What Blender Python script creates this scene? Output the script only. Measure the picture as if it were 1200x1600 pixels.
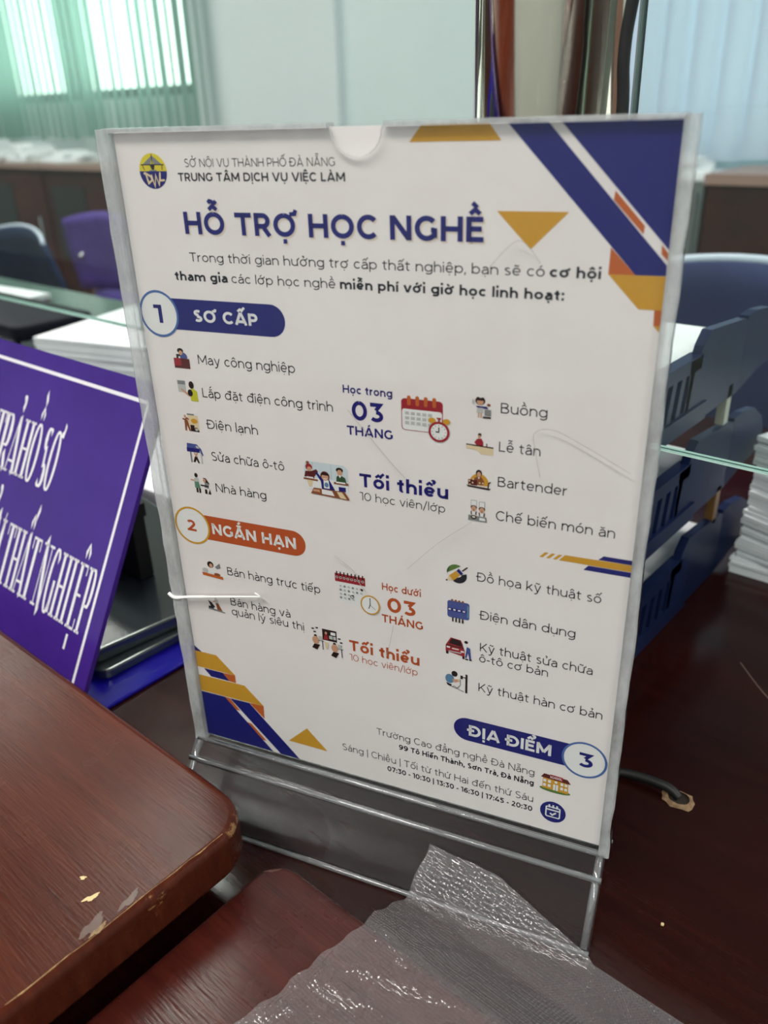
import bpy, bmesh, math, random, unicodedata
from mathutils import Vector, Matrix

# ------------------------------------------------------------------ scene, camera, light
for o in list(bpy.data.objects):
    bpy.data.objects.remove(o)
SC = bpy.context.scene
COL = SC.collection
R = math.radians

cam = bpy.data.cameras.new('camera')
cam.sensor_fit = 'AUTO'; cam.sensor_width = 36.0
cam.lens = 1285.0 * 36.0 / 1600.0
cam.clip_start = 0.02; cam.clip_end = 60
cam.dof.use_dof = True; cam.dof.focus_distance = 0.375; cam.dof.aperture_fstop = 9.5
camo = bpy.data.objects.new('camera', cam); COL.objects.link(camo)
camo.matrix_world = Matrix(((0.76006, -0.26511, 0.59332, 0.3073),
                            (0.64916, 0.35189, -0.67436, -0.1981),
                            (-0.03000, 0.89771, 0.43956, 1.0845), (0, 0, 0, 1)))
SC.camera = camo
SC.view_settings.view_transform = 'Standard'
SC.view_settings.look = 'None'
SC.view_settings.gamma = 1.0
SC.view_settings.exposure = 0.0
SC.view_settings.use_curve_mapping = False

wd = bpy.data.worlds.new('sky'); SC.world = wd; wd.use_nodes = True
wd.node_tree.nodes['Background'].inputs[0].default_value = (0.90, 1.0, 0.95, 1)
wd.node_tree.nodes['Background'].inputs[1].default_value = 3.4

def ceiling_lamp(x, y, sx, sy, watts, col=(1.0, 0.97, 0.92)):
    l = bpy.data.lights.new('ceiling_lamp_light', 'AREA'); l.shape = 'RECTANGLE'
    l.size = sx; l.size_y = sy; l.energy = watts; l.color = col
    o = bpy.data.objects.new('ceiling_lamp_light', l); o.location = (x, y, 2.93); COL.objects.link(o)
ceiling_lamp(-1.28, 0.92, 1.25, 0.50, 52)
ceiling_lamp(-0.1, -1.25, 2.4, 0.18, 62)
ceiling_lamp(2.0, -1.0, 1.2, 0.18, 22)
ceiling_lamp(-4.2, 1.0, 2.4, 0.18, 64)
ceiling_lamp(-4.2, -1.2, 2.4, 0.18, 40)
ceiling_lamp(1.9, 1.9, 1.2, 0.18, 34)

# ------------------------------------------------------------------ materials
def lin(c):
    c = c / 255.0
    return c / 12.92 if c <= 0.04045 else ((c + 0.055) / 1.055) ** 2.4
def S(r, g, b, k=1.0):
    return (min(lin(r) * k, 1), min(lin(g) * k, 1), min(lin(b) * k, 1), 1)
MATS = {}
PARTS = {}
def mat(name, col, rough=0.5, metal=0.0, spec=0.5, coat=0.0, coat_rough=0.1):
    if name in MATS: return MATS[name]
    m = bpy.data.materials.new(name); m.use_nodes = True
    b = m.node_tree.nodes['Principled BSDF']
    b.inputs['Base Color'].default_value = col
    b.inputs['Roughness'].default_value = rough
    b.inputs['Metallic'].default_value = metal
    b.inputs['Specular IOR Level'].default_value = spec
    b.inputs['Coat Weight'].default_value = coat
    b.inputs['Coat Roughness'].default_value = coat_rough
    MATS[name] = m
    return m
def nd(m, kind, **kw):
    n = m.node_tree.nodes.new(kind)
    for k, v in kw.items(): setattr(n, k, v)
    return n
def lk(m, a, b): m.node_tree.links.new(a, b)
def ramp(m, stops):
    r = nd(m, 'ShaderNodeValToRGB'); e = r.color_ramp.elements
    while len(e) < len(stops): e.new(0.5)
    for el, (p, c) in zip(e, stops): el.position = p; el.color = c
    return r
def noise(m, scale, sx=1, sy=1, sz=1, detail=4, rough=0.6):
    tc = nd(m, 'ShaderNodeTexCoord'); mp = nd(m, 'ShaderNodeMapping')
    mp.inputs['Scale'].default_value = (sx, sy, sz)
    n = nd(m, 'ShaderNodeTexNoise'); n.inputs['Scale'].default_value = scale
    n.inputs['Detail'].default_value = detail; n.inputs['Roughness'].default_value = rough
    lk(m, tc.outputs['Object'], mp.inputs['Vector']); lk(m, mp.outputs[0], n.inputs['Vector'])
    return n
def add_bump(m, fac, strength, dist=0.001):
    b = nd(m, 'ShaderNodeBump'); b.inputs['Strength'].default_value = strength; b.inputs['Distance'].default_value = dist
    lk(m, fac, b.inputs['Height']); lk(m, b.outputs[0], m.node_tree.nodes['Principled BSDF'].inputs['Normal'])
def mottled(name, c1, c2, scale, rough=0.5, bump=0.0, sx=1, sy=1, sz=1, lo=0.35, hi=0.65, **kw):
    if name in MATS: return MATS[name]
    m = mat(name, c1, rough, **kw)
    n = noise(m, scale, sx, sy, sz); r = ramp(m, [(lo, c1), (hi, c2)])
    lk(m, n.outputs['Fac'], r.inputs[0]); lk(m, r.outputs[0], m.node_tree.nodes['Principled BSDF'].inputs['Base Color'])
    if bump: add_bump(m, n.outputs['Fac'], bump)
    return m

def wood(name, dark, mid, light, top, rough, wear_col=None, haze=0.28, spec=0.35, bump=0.25):
    """varnished reddish wood, grain along X; pale wear on the rounded rim just below z = top"""
    m = mat(name, mid, rough, spec=spec)
    pb = m.node_tree.nodes['Principled BSDF']
    g = noise(m, 9, 1.5, 22, 6, 6, 0.65)
    r = ramp(m, [(0.30, dark), (0.52, mid), (0.75, light)])
    lk(m, g.outputs['Fac'], r.inputs[0])
    col = r.outputs[0]
    # broad change from brown to redder wood
    bgn = noise(m, 5, 1, 1, 1, 2, 0.5); br_ = ramp(m, [(0.40, (0.80, 0.86, 0.95, 1)), (0.62, (1.12, 0.98, 0.85, 1))])
    lk(m, bgn.outputs['Fac'], br_.inputs[0])
    mb = nd(m, 'ShaderNodeMix', data_type='RGBA', blend_type='MULTIPLY'); mb.inputs[0].default_value = 1.0
    lk(m, col, mb.inputs[6]); lk(m, br_.outputs[0], mb.inputs[7]); col = mb.outputs[2]
    # short dark pores
    p = noise(m, 60, 1.2, 16, 8, 3, 0.5)
    pr = ramp(m, [(0.63, (1, 1, 1, 1)), (0.72, (0.45, 0.35, 0.3, 1))])
    lk(m, p.outputs['Fac'], pr.inputs[0])
    mx = nd(m, 'ShaderNodeMix', data_type='RGBA', blend_type='MULTIPLY'); mx.inputs[0].default_value = 0.6
    lk(m, col, mx.inputs[6]); lk(m, pr.outputs[0], mx.inputs[7]); col = mx.outputs[2]
    # greyish rubbed haze patches
    h = noise(m, 14, 1, 1, 1, 5, 0.6)
    hr = ramp(m, [(0.60, (0, 0, 0, 1)), (0.72, (1, 1, 1, 1))]); lk(m, h.outputs['Fac'], hr.inputs[0])
    mh = nd(m, 'ShaderNodeMix', data_type='RGBA'); mh.inputs[7].default_value = S(112, 84, 72)
    mm = nd(m, 'ShaderNodeMath', operation='MULTIPLY'); mm.inputs[1].default_value = haze
    lk(m, hr.outputs[0], mm.inputs[0]); lk(m, mm.outputs[0], mh.inputs[0]); lk(m, col, mh.inputs[6]); col = mh.outputs[2]
    if wear_col:
        tc = nd(m, 'ShaderNodeTexCoord'); sp = nd(m, 'ShaderNodeSeparateXYZ'); lk(m, tc.outputs['Object'], sp.inputs[0])
        mr = nd(m, 'ShaderNodeMapRange'); mr.inputs[1].default_value = top - 0.0002; mr.inputs[2].default_value = top - 0.0010
        lk(m, sp.outputs['Z'], mr.inputs[0])
        w = noise(m, 55, 1, 1, 1.4, 5, 0.7)
        wr = ramp(m, [(0.63, (0, 0, 0, 1)), (0.68, (1, 1, 1, 1))]); lk(m, w.outputs['Fac'], wr.inputs[0])
        q = nd(m, 'ShaderNodeMath', operation='MULTIPLY'); lk(m, mr.outputs[0], q.inputs[0]); lk(m, wr.outputs[0], q.inputs[1])
        q2 = nd(m, 'ShaderNodeMath', operation='MULTIPLY'); lk(m, q.outputs[0], q2.inputs[0]); q2.inputs[1].default_value = 0.8
        mw = nd(m, 'ShaderNodeMix', data_type='RGBA'); mw.inputs[7].default_value = wear_col
        lk(m, q2.outputs[0], mw.inputs[0]); lk(m, col, mw.inputs[6]); col = mw.outputs[2]
    lk(m, col, pb.inputs['Base Color'])
    rr = nd(m, 'ShaderNodeMapRange'); rr.inputs[3].default_value = rough - 0.08; rr.inputs[4].default_value = rough + 0.14
    lk(m, h.outputs['Fac'], rr.inputs[0]); lk(m, rr.outputs[0], pb.inputs['Roughness'])
    add_bump(m, p.outputs['Fac'], bump, 0.0006)
    return m

def clear(name, tint, haze=0.03, gloss_rough=0.05, ior=1.49, haze_col=(0.85, 0.86, 0.88, 1), bump=None, boost=1.0, vary=0):
    """thin clear sheet: straight transmission, fresnel gloss and a little surface haze"""
    if name in MATS: return MATS[name]
    m = bpy.data.materials.new(name); m.use_nodes = True; MATS[name] = m
    nt = m.node_tree; nt.nodes.remove(nt.nodes['Principled BSDF']); out = nt.nodes['Material Output']
    t = nd(m, 'ShaderNodeBsdfTransparent'); t.inputs[0].default_value = tint
    g = nd(m, 'ShaderNodeBsdfGlossy'); g.inputs['Roughness'].default_value = gloss_rough
    d = nd(m, 'ShaderNodeBsdfDiffuse'); d.inputs[0].default_value = haze_col
    # Schlick reflectance from the facing angle, the same on both sides of the sheet
    fr = nd(m, 'ShaderNodeLayerWeight'); fr.inputs['Blend'].default_value = 0.5
    pw = nd(m, 'ShaderNodeMath', operation='POWER'); pw.inputs[1].default_value = 5.0
    lk(m, fr.outputs['Facing'], pw.inputs[0])
    f0 = ((ior - 1) / (ior + 1)) ** 2
    q = nd(m, 'ShaderNodeMath', operation='MULTIPLY_ADD', use_clamp=True); q.inputs[1].default_value = (1 - f0) * boost; q.inputs[2].default_value = f0 * boost
    lk(m, pw.outputs[0], q.inputs[0])
    a = nd(m, 'ShaderNodeMixShader'); b = nd(m, 'ShaderNodeMixShader')
    a.inputs[0].default_value = haze
    lk(m, t.outputs[0], a.inputs[1]); lk(m, d.outputs[0], a.inputs[2])
    lk(m, q.outputs[0], b.inputs[0])
    PARTS[name] = (g, fr)
    lk(m, a.outputs[0], b.inputs[1]); lk(m, g.outputs[0], b.inputs[2])
    lk(m, b.outputs[0], out.inputs[0])
    if vary:
        n = noise(m, vary, 1, 1, .45, 5, .65); vr = ramp(m, [(.35, (haze * .70,) * 3 + (1,)), (.68, (min(1, haze * 1.40),) * 3 + (1,))])
        lk(m, n.outputs['Fac'], vr.inputs[0]); lk(m, vr.outputs[0], a.inputs[0])
    if bump:
        bump(m, g, fr)
    return m

def bumpy(scale, strength, dist, sx=1, sy=1, sz=1):
    def f(m, g, fr):
        n = noise(m, scale, sx, sy, sz, 5, 0.6)
        b = nd(m, 'ShaderNodeBump'); b.inputs['Strength'].default_value = strength; b.inputs['Distance'].default_value = dist
        lk(m, n.outputs['Fac'], b.inputs['Height']); lk(m, b.outputs[0], g.inputs['Normal']); lk(m, b.outputs[0], fr.inputs['Normal'])
    return f

ACR = clear('clear_acrylic', (0.988, 0.988, 0.985, 1), 0.003, 0.05, boost=.6)
ACRB = clear('clear_acrylic_base', (0.90, 0.91, 0.92, 1), 0.012, 0.07, bump=bumpy(26, 0.12, 0.002))
ACRL = clear('polished_acrylic_rod', (0.86, 0.88, 0.89, 1), 0.13, 0.07, haze_col=(0.8, 0.81, 0.82, 1), boost=4.0, bump=bumpy(60, 0.08, 0.002))
ACRE = clear('frosted_acrylic_edge', (0.88, 0.90, 0.91, 1), 0.38, 0.12, bump=bumpy(110, 0.45, 0.002, 1, 1, 0.35), haze_col=(0.80, 0.81, 0.81, 1), boost=1.8, vary=70)
GLASS = clear('partition_glass', (0.93, 0.975, 0.958, 1), 0.006, 0.01, 1.5, haze_col=(0.75, 0.95, 0.88, 1), boost=.55)
GEDGE = mat('glass_cut_edge', S(196, 226, 217), 0.1)
GEDGE_D = mat('glass_dark_edge', S(20, 60, 52), 0.15)
FILM = clear('polythene_film', (0.93, 0.91, 0.92, 1), 0.115, 0.12, 1.5, haze_col=(0.66, 0.63, 0.65, 1), boost=1.8)
WPANE = clear('window_pane', (0.95, 1.0, 0.97, 1), 0.0, 0.02, 1.5)

MA = wood('board_wood', S(66, 26, 16), S(77, 32, 19), S(90, 40, 24), 0.802, 0.24, S(150, 112, 72), .12, .15, .14)
MB_ = wood('lower_board_wood', S(56, 20, 16), S(70, 26, 20), S(84, 34, 26), 0.770, 0.24, S(120, 76, 50), .2, .32)
MC = wood('counter_wood', S(30, 9, 7), S(38, 12, 9), S(46, 16, 12), 0.75, 0.17, None, .03, .26, .05)
PAPER = mottled('white_paper', S(226, 228, 232), S(238, 240, 243), 12, 0.7, spec=0.2)
STEEL = mat('stainless_steel', (0.90, 0.89, 0.76, 1), 0.09, 1.0)
CHROME = mat('chair_metal', (0.62, 0.62, 0.62, 1), 0.25, 1.0)
NAVYP = mottled('navy_plastic', S(22, 32, 62), S(25, 36, 71), 30, 0.34, spec=.08)
CHAIRN = mottled('chair_navy_plastic', S(50, 56, 98), S(54, 61, 104), 8, 0.5, spec=.12)
CHAIRP = mottled('chair_purple_fabric', S(70, 48, 128), S(86, 60, 150), 10, 0.8)
CHAIRD = mottled('chair_dark_navy_plastic', S(24, 36, 66), S(30, 44, 76), 10, 0.55, spec=.1)
BLACK = mat('black_plastic', S(16, 16, 19), 0.35)
RUBBER = mat('black_rubber', S(14, 14, 15), 0.5)
FOLD = mat('glossy_slate_card', S(44, 51, 55), 0.18, spec=.9, coat=1.0, coat_rough=0.06)
PURPLE = mottled('purple_acrylic', S(64, 36, 128), S(69, 40, 136), 20, 0.22, spec=.3)
BLUEB = mat('blue_acrylic', S(22, 14, 140), 0.14)
SIGNW = mat('sign_white', S(236, 234, 240), 0.4)
WALL = mottled('wall_paint', S(208, 222, 224), S(213, 226, 228), 1.2, 0.7)
WALLW = mottled('pillar_paint', S(214, 222, 226), S(218, 226, 229), 1.5, 0.7)
CEIL = mat('ceiling_paint', S(172, 170, 164), 0.8)
FLOOR = mottled('floor_tiles', S(96, 62, 48), S(108, 72, 58), 3, 0.35)
CAB = wood('cabinet_wood', S(44, 22, 19), S(56, 30, 26), S(66, 36, 31), 0.9, 0.5, None, .1, .1)
CABR = wood('cabinet_red_wood', S(54, 22, 20), S(64, 28, 25), S(74, 34, 30), 0.9, 0.5, None, .1, .1)
CABT = mat('cabinet_top_trim', S(150, 122, 112), 0.4)
GREYM = mat('grey_metal', S(98, 108, 108), 0.45)
DARKG = mat('shade_and_plinth', S(18, 17, 17), 0.6)  # near-black for the painted compartment shade and the plinth
ALU = mat('window_frame', S(120, 130, 128), 0.4)
def blind_mat(name, col, trans):
    m = bpy.data.materials.new(name); m.use_nodes = True
    nt = m.node_tree; nt.nodes.remove(nt.nodes['Principled BSDF']); out = nt.nodes['Material Output']
    d = nd(m, 'ShaderNodeBsdfDiffuse'); d.inputs[0].default_value = col
    t = nd(m, 'ShaderNodeBsdfTranslucent'); t.inputs[0].default_value = col
    a = nd(m, 'ShaderNodeMixShader'); a.inputs[0].default_value = trans
    lk(m, d.outputs[0], a.inputs[1]); lk(m, t.outputs[0], a.inputs[2]); lk(m, a.outputs[0], out.inputs[0])
    return m
BLINDG = blind_mat('mint_blind_fabric', S(168, 198, 190), 0.30)
BLINDB = blind_mat('pale_blue_blind_fabric', S(186, 200, 218), 0.16)

# ------------------------------------------------------------------ mesh helpers
def obj(name, bm, mats, parent=None, smooth=False):
    me = bpy.data.meshes.new(name); bm.normal_update(); bm.to_mesh(me); bm.free()
    for m in (mats if isinstance(mats, (list, tuple)) else [mats]): me.materials.append(m)
    if smooth:
        for p in me.polygons: p.use_smooth = True
    o = bpy.data.objects.new(name, me); COL.objects.link(o)
    if parent: o.parent = parent
    return o
def thing(name, label, cat, loc=(0, 0, 0), rz=0.0, group=None):
    o = bpy.data.objects.new(name, None); COL.objects.link(o)
    o.empty_display_size = 0.05; o.location = loc; o.rotation_euler = (0, 0, rz)
    return tag(o, label, cat, group)
def tag(o, label, cat, group=None, kind=None):
    o['label'] = label; o['category'] = cat
    if group: o['group'] = group
    if kind: o['kind'] = kind
    return o
def struct(name, bm, m):
    o = obj(name, bm, m); o['kind'] = 'structure'; return o
def prism(bm, pts, fn, mi=0, mi_side=None):
    """extrude a closed 2D outline between fn(p,0) and fn(p,1)"""
    a = [bm.verts.new(fn(p, 0)) for p in pts]; b = [bm.verts.new(fn(p, 1)) for p in pts]
    n = len(pts)
    f = bm.faces.new(a[::-1]); f.material_index = mi
    f = bm.faces.new(b); f.material_index = mi
    for i in range(n):
        f = bm.faces.new((a[i], a[(i + 1) % n], b[(i + 1) % n], b[i])); f.material_index = mi if mi_side is None else mi_side
def box(bm, x0, y0, z0, x1, y1, z1, mi=0):
    prism(bm, [(x0, y0), (x1, y0), (x1, y1), (x0, y1)], lambda p, t: (p[0], p[1], z1 if t else z0), mi)
def bevel(bm, w, seg=2):
    bmesh.ops.bevel(bm, geom=list(bm.edges), offset=w, segments=seg, affect='EDGES', profile=0.6)
def rrect(x0, y0, x1, y1, r, seg=6):
    rs = r if isinstance(r, (list, tuple)) else (r,) * 4
    pts = []
    for (cx, cy, sx, sy, a0), rr in zip(((x1, y1, -1, -1, 0), (x0, y1, 1, -1, 90), (x0, y0, 1, 1, 180), (x1, y0, -1, 1, 270)), rs):
        for k in range(seg + 1):
            a = R(a0 + 90 * k / seg)
            pts.append((cx + sx * rr + rr * math.cos(a), cy + sy * rr + rr * math.sin(a)))
    return pts
def slab(bm, x0, y0, x1, y1, r, z0, z1, br, seg=6, bseg=5):
    """rounded-corner slab with rounded top and bottom rims"""
    rings = []
    for k in range(bseg + 1):
        a = R(-90 + 90 * k / bseg); rings.append((br * (1 - math.cos(a)), z0 + br + br * math.sin(a)))
    for k in range(bseg + 1):
        a = R(90 * k / bseg); rings.append((br * (1 - math.cos(a)), z1 - br + br * math.sin(a)))
    rs = r if isinstance(r, (list, tuple)) else (r,) * 4
    loops = []
    for ins, z in rings:
        loops.append([bm.verts.new((p[0], p[1], z)) for p in rrect(x0 + ins, y0 + ins, x1 - ins, y1 - ins, [max(q - ins, 0.0005) for q in rs], seg)])
    n = len(loops[0])
    for a, b in zip(loops, loops[1:]):
        for i in range(n): bm.faces.new((a[i], a[(i + 1) % n], b[(i + 1) % n], b[i]))
    bm.faces.new(loops[0][::-1]); bm.faces.new(loops[-1])
def tube(bm, path, r, n=10, closed=False):
    pts = [Vector(p) for p in path]; loops = []
    m = len(pts); prev = None
    for i, p in enumerate(pts):
        d = (pts[min(i + 1, m - 1)] - pts[max(i - 1, 0)]).normalized()
        if prev is None:
            u = d.orthogonal().normalized()
        else:
            u = (prev - d * prev.dot(d)).normalized()
        prev = u; v = d.cross(u)
        rr = r[i] if isinstance(r, (list, tuple)) else r
        loops.append([bm.verts.new(p + u * rr * math.cos(2 * math.pi * k / n) + v * rr * math.sin(2 * math.pi * k / n)) for k in range(n)])
    for a, b in zip(loops, loops[1:]):
        for i in range(n): bm.faces.new((a[i], a[(i + 1) % n], b[(i + 1) % n], b[i]))
    bm.faces.new(loops[0][::-1]); bm.faces.new(loops[-1])
def spline(pts, n=8):
    pts = [Vector(p) for p in pts]; out = []
    P = [pts[0]] + pts + [pts[-1]]
    for i in range(1, len(P) - 2):
        for k in range(n):
            t = k / n; a, b, c, d = P[i - 1], P[i], P[i + 1], P[i + 2]
            out.append(0.5 * ((2 * b) + (c - a) * t + (2 * a - 5 * b + 4 * c - d) * t * t + (3 * b - a - 3 * c + d) * t ** 3))
    out.append(pts[-1]); return out
NB = bmesh.new

# ------------------------------------------------------------------ stroke lettering
def arc(cx, cy, rx, ry, a0, a1, n=14):
    return [(cx + rx * math.cos(R(a0 + (a1 - a0) * k / n)), cy + ry * math.sin(R(a0 + (a1 - a0) * k / n))) for k in range(n + 1)]
XH = 0.74
def glyph(ch, w):
    """(advance width, list of centre-line strokes); cap height 1"""
    h = w / 2; v = lambda x, a=0, b=1: [(x, a), (x, b)]
    def bowl(W, cx0=0): return arc(cx0 + W / 2, 0.37, W / 2 - h, 0.37 - h, 90, 450, 24)
    def three(W, cy=0.31, ry=0.31): return arc(W / 2 - 0.02, cy, W / 2 - h, ry - h, 90, -145, 16)
    if ch == ' ': return 0.28, []
    if ch == 'A': return 1.0, [[(0.05 + h * .3, 0), (0.5 - h * .15, 1)], [(0.95 - h * .3, 0), (0.5 + h * .15, 1)], [(0.2, 0.27), (0.8, 0.27)]]
    if ch == 'B': return 0.80, [v(h), [(h, 1 - h), (0.42, 1 - h)] + arc(0.42, 0.755, 0.31 - h, 0.245 - h, 90, -90, 10) + [(h, 0.51)], [(0.42, 0.51)] + arc(0.47, 0.27, 0.33 - h, 0.27 - h, 80, -90, 10) + [(h, h)]]
    if ch == 'C': return 0.90, [arc(0.5, 0.5, 0.5 - h, 0.51 - h, 42, 318, 22)]
    if ch in 'DĐ':
        s = [v(h), [(h, 1 - h), (0.42, 1 - h)] + arc(0.42, 0.5, 0.52 - h, 0.5 - h, 88, -88, 18) + [(0.42, h), (h, h)]]
        if ch == 'Đ': s.append([(-0.14, 0.52), (0.42, 0.52)])
        return 0.94, s
    if ch == 'E': return 0.70, [v(h), [(h, 1 - h), (0.68, 1 - h)], [(h, h), (0.70, h)], [(h, 0.52), (0.62, 0.52)]]
    if ch == 'G': return 0.95, [arc(0.5, 0.5, 0.5 - h, 0.51 - h, 42, 322, 22), [(0.94 - h, 0.13), (0.94 - h, 0.52)], [(0.68, 0.52 - h * .8), (0.94 - h, 0.52 - h * .8)]]
    if ch == 'H': return 0.90, [v(h), v(0.90 - h), [(h, 0.5), (0.9 - h, 0.5)]]
    if ch == 'I': return w, [v(h)]
    if ch == 'K': return 0.84, [v(h), [(h, 0.30), (0.80 - h * .5, 1)], [(0.30, 0.52), (0.84 - h * .7, 0)]]
    if ch == 'L': return 0.64, [v(h), [(h, h), (0.64, h)]]
    if ch == 'M': return 1.10, [v(h), v(1.10 - h), [(h * .9, 0.98), (0.55, 0.22)], [(1.10 - h * .9, 0.98), (0.55, 0.22)]]
    if ch == 'N': return 0.92, [v(h), v(0.92 - h), [(h * 1.1, 0.99 - h * .3), (0.92 - h * 1.1, 0.01 + h * .3)]]
    if ch == 'O': return 1.04, [arc(0.52, 0.5, 0.52 - h, 0.51 - h, 90, 450, 28)]
    if ch == 'P': return 0.77, [v(h), [(h, 1 - h), (0.40, 1 - h)] + arc(0.42, 0.66, 0.35 - h, 0.34 - h, 88, -88, 14) + [(0.40, 0.32 + h), (h, 0.32 + h)]]
    if ch == 'R': return 0.80, [v(h), [(h, 1 - h), (0.40, 1 - h)] + arc(0.42, 0.66, 0.35 - h, 0.34 - h, 88, -88, 14) + [(0.40, 0.32 + h), (h, 0.32 + h)], [(0.46, 0.36), (0.78 - h * .6, 0)]]
    if ch == 'S': return 0.74, [arc(0.37, 0.745, 0.34 - h, 0.265 - h, 38, 262, 14) + arc(0.37, 0.265, 0.37 - h, 0.275 - h, 85, -142, 14)]
    if ch == 'T': return 0.82, [[(0, 1 - h), (0.82, 1 - h)], v(0.41)]
    if ch == 'U': return 0.88, [[(h, 1), (h, 0.40)] + arc(0.44, 0.40, 0.44 - h, 0.41 - h, 180, 360, 16) + [(0.88 - h, 1)]]
    if ch == 'V': return 0.98, [[(0.04 + h * .3, 1), (0.49 - h * .15, 0)], [(0.94 - h * .3, 1), (0.49 + h * .15, 0)]]
    if ch == 'W': return 1.3, [[(0.05, 1), (0.35, 0)], [(0.35, 0), (0.65, 0.95)], [(0.65, 0.95), (0.95, 0)], [(0.95, 0), (1.25, 1)]]
    if ch == '0': return 0.86, [arc(0.43, 0.5, 0.43 - h, 0.51 - h, 90, 450, 26)]
    if ch == '1': return 0.44, [[(0, 1 - h), (0.44 - h, 1 - h)], v(0.44 - h)]
    if ch == '2': return 0.76, [arc(0.36, 0.68, 0.35 - h, 0.33 - h, 150, -32, 14) + [(h * 1.6, h)], [(0.02, h), (0.76, h)]]
    if ch == '3': return 0.76, [[(0.05, 1 - h), (0.70 - h, 1 - h), (0.36, 0.60)], three(0.78)]
    if ch == '4': return 0.88, [[(0.56, 1), (0.06, 0.26)], [(0.02, 0.25), (0.88, 0.25)], v(0.64, 0, 0.5)]
    if ch == '5': return 0.76, [[(0.68, 1 - h), (0.15, 1 - h)], [(0.15, 1), (0.11, 0.58)], [(0.11, 0.60), (0.34, 0.62)] + arc(0.35, 0.31, 0.39 - h, 0.31 - h, 88, -145, 16)]
    if ch == '6': return 0.82, [arc(0.42, 0.33, 0.40 - h, 0.33 - h, 90, 450, 22), arc(0.54, 0.46, 0.54 - h, 0.54 - h, 65, 195, 14)]
    if ch == '7': return 0.78, [[(0.02, 1 - h), (0.74, 1 - h)], [(0.72 - h * .4, 1 - h), (0.26, 0)]]
    if ch == '9': return 0.82, [arc(0.40, 0.67, 0.40 - h, 0.33 - h, 90, 450, 22), arc(0.28, 0.54, 0.54 - h, 0.54 - h, 15, -115, 14)]
    if ch == 'a': return 0.66, [arc(0.34, 0.40, 0.32 - h, 0.34 - h, 145, 0, 10) + [(0.66 - h, 0)], [(0.66 - h, 0.43), (0.30, 0.43)] + arc(0.28, 0.215, 0.28 - h, 0.215 - h * .6, 90, 270, 10) + arc(0.34, 0.30, 0.32 - h, 0.30 - h, 270, 350, 6)]
    if ch == 'b': return 0.78, [v(h, 0, 1.06), bowl(0.78)]
    if ch == 'c': return 0.66, [arc(0.37, 0.37, 0.37 - h, 0.37 - h, 45, 315, 18)]
    if ch in 'dđ':
        s = [v(0.78 - h, 0, 1.06), bowl(0.78)]
        if ch == 'đ': s.append([(0.42, 0.90), (0.90, 0.90)])
        return 0.78 + (0.06 if ch == 'đ' else 0), s
    if ch == 'e': return 0.74, [arc(0.37, 0.37, 0.37 - h, 0.37 - h, -8, -8 + 325, 22)[1:], [(h, 0.36), (0.74 - h, 0.36)]]
    if ch == 'g': return 0.78, [bowl(0.78), [(0.78 - h, XH), (0.78 - h, 0.02)] + arc(0.40, 0.02, 0.38 - h, 0.29 - h, 0, -140, 12)]
    if ch == 'h': return 0.72, [v(h, 0, 1.06), arc(0.36, 0.40, 0.36 - h, 0.34 - h, 175, 0, 12) + [(0.72 - h, 0)]]
    if ch == 'i': return w, [v(h, 0, XH), [(h, 0.90), (h, 0.90 + w * 1.15)]]
    if ch == 'ı': return w, [v(h, 0, XH)]
    if ch == 'k': return 0.70, [v(h, 0, 1.06), [(h, 0.22), (0.64 - h * .4, XH)], [(0.27, 0.40), (0.70 - h * .7, 0)]]
    if ch == 'l': return w, [v(h, 0, 1.06)]
    if ch == 'm': return 1.20, [v(h, 0, XH), arc(0.33, 0.42, 0.30 - h * .6, 0.32 - h, 175, 0, 12) + [(0.6, 0)], arc(0.90, 0.42, 0.30 - h, 0.32 - h, 175, 0, 12) + [(1.2 - h, 0)]]
    if ch == 'n': return 0.72, [v(h, 0, XH), arc(0.36, 0.40, 0.36 - h, 0.34 - h, 175, 0, 12) + [(0.72 - h, 0)]]
    if ch == 'o': return 0.76, [bowl(0.76)]
    if ch == 'p': return 0.78, [v(h, -0.27, XH), bowl(0.78)]
    if ch == 'q': return 0.78, [v(0.78 - h, -0.27, XH), bowl(0.78)]
    if ch == 'r': return 0.42, [v(h, 0, XH), arc(0.40, 0.38, 0.40 - h, 0.36 - h, 178, 92, 8)]
    if ch == 's': return 0.58, [arc(0.29, 0.55, 0.26 - h, 0.19 - h, 40, 262, 12) + arc(0.29, 0.195, 0.29 - h, 0.205 - h, 85, -145, 12)]
    if ch == 't': return 0.48, [[(0.14 + h, 0.92), (0.14 + h, 0.20)] + arc(0.34, 0.20, 0.20 - h, 0.20 - h, 180, 300, 8), [(0, XH - h), (0.46, XH - h)]]
    if ch == 'u': return 0.72, [v(0.72 - h, 0, XH), [(h, XH), (h, 0.33)] + arc(0.36, 0.33, 0.36 - h, 0.33 - h, 180, 355, 12)]
    if ch == 'v': return 0.72, [[(0.03 + h * .3, XH), (0.36 - h * .15, 0)], [(0.69 - h * .3, XH), (0.36 + h * .15, 0)]]
    if ch == 'y': return 0.72, [[(0.03 + h * .3, XH), (0.36, 0.02)], [(0.69 - h * .3, XH), (0.34, -0.12), (0.22, -0.24), (0.04, -0.22)]]
    if ch == ',': return w, [[(h * 1.2, w), (h * .5, -0.16)]]
    if ch == ':': return w, [[(h, 0), (h, w * 1.15)], [(h, 0.52), (h, 0.52 + w * 1.15)]]
    if ch == '-': return 0.36, [[(0, 0.36), (0.36, 0.36)]]
    if ch == '|': return w, [[(h, -0.22), (h, 1.06)]]
    if ch == '/': return 0.46, [[(0, -0.12), (0.44, 1.1)]]
    return 0.5, []
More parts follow.
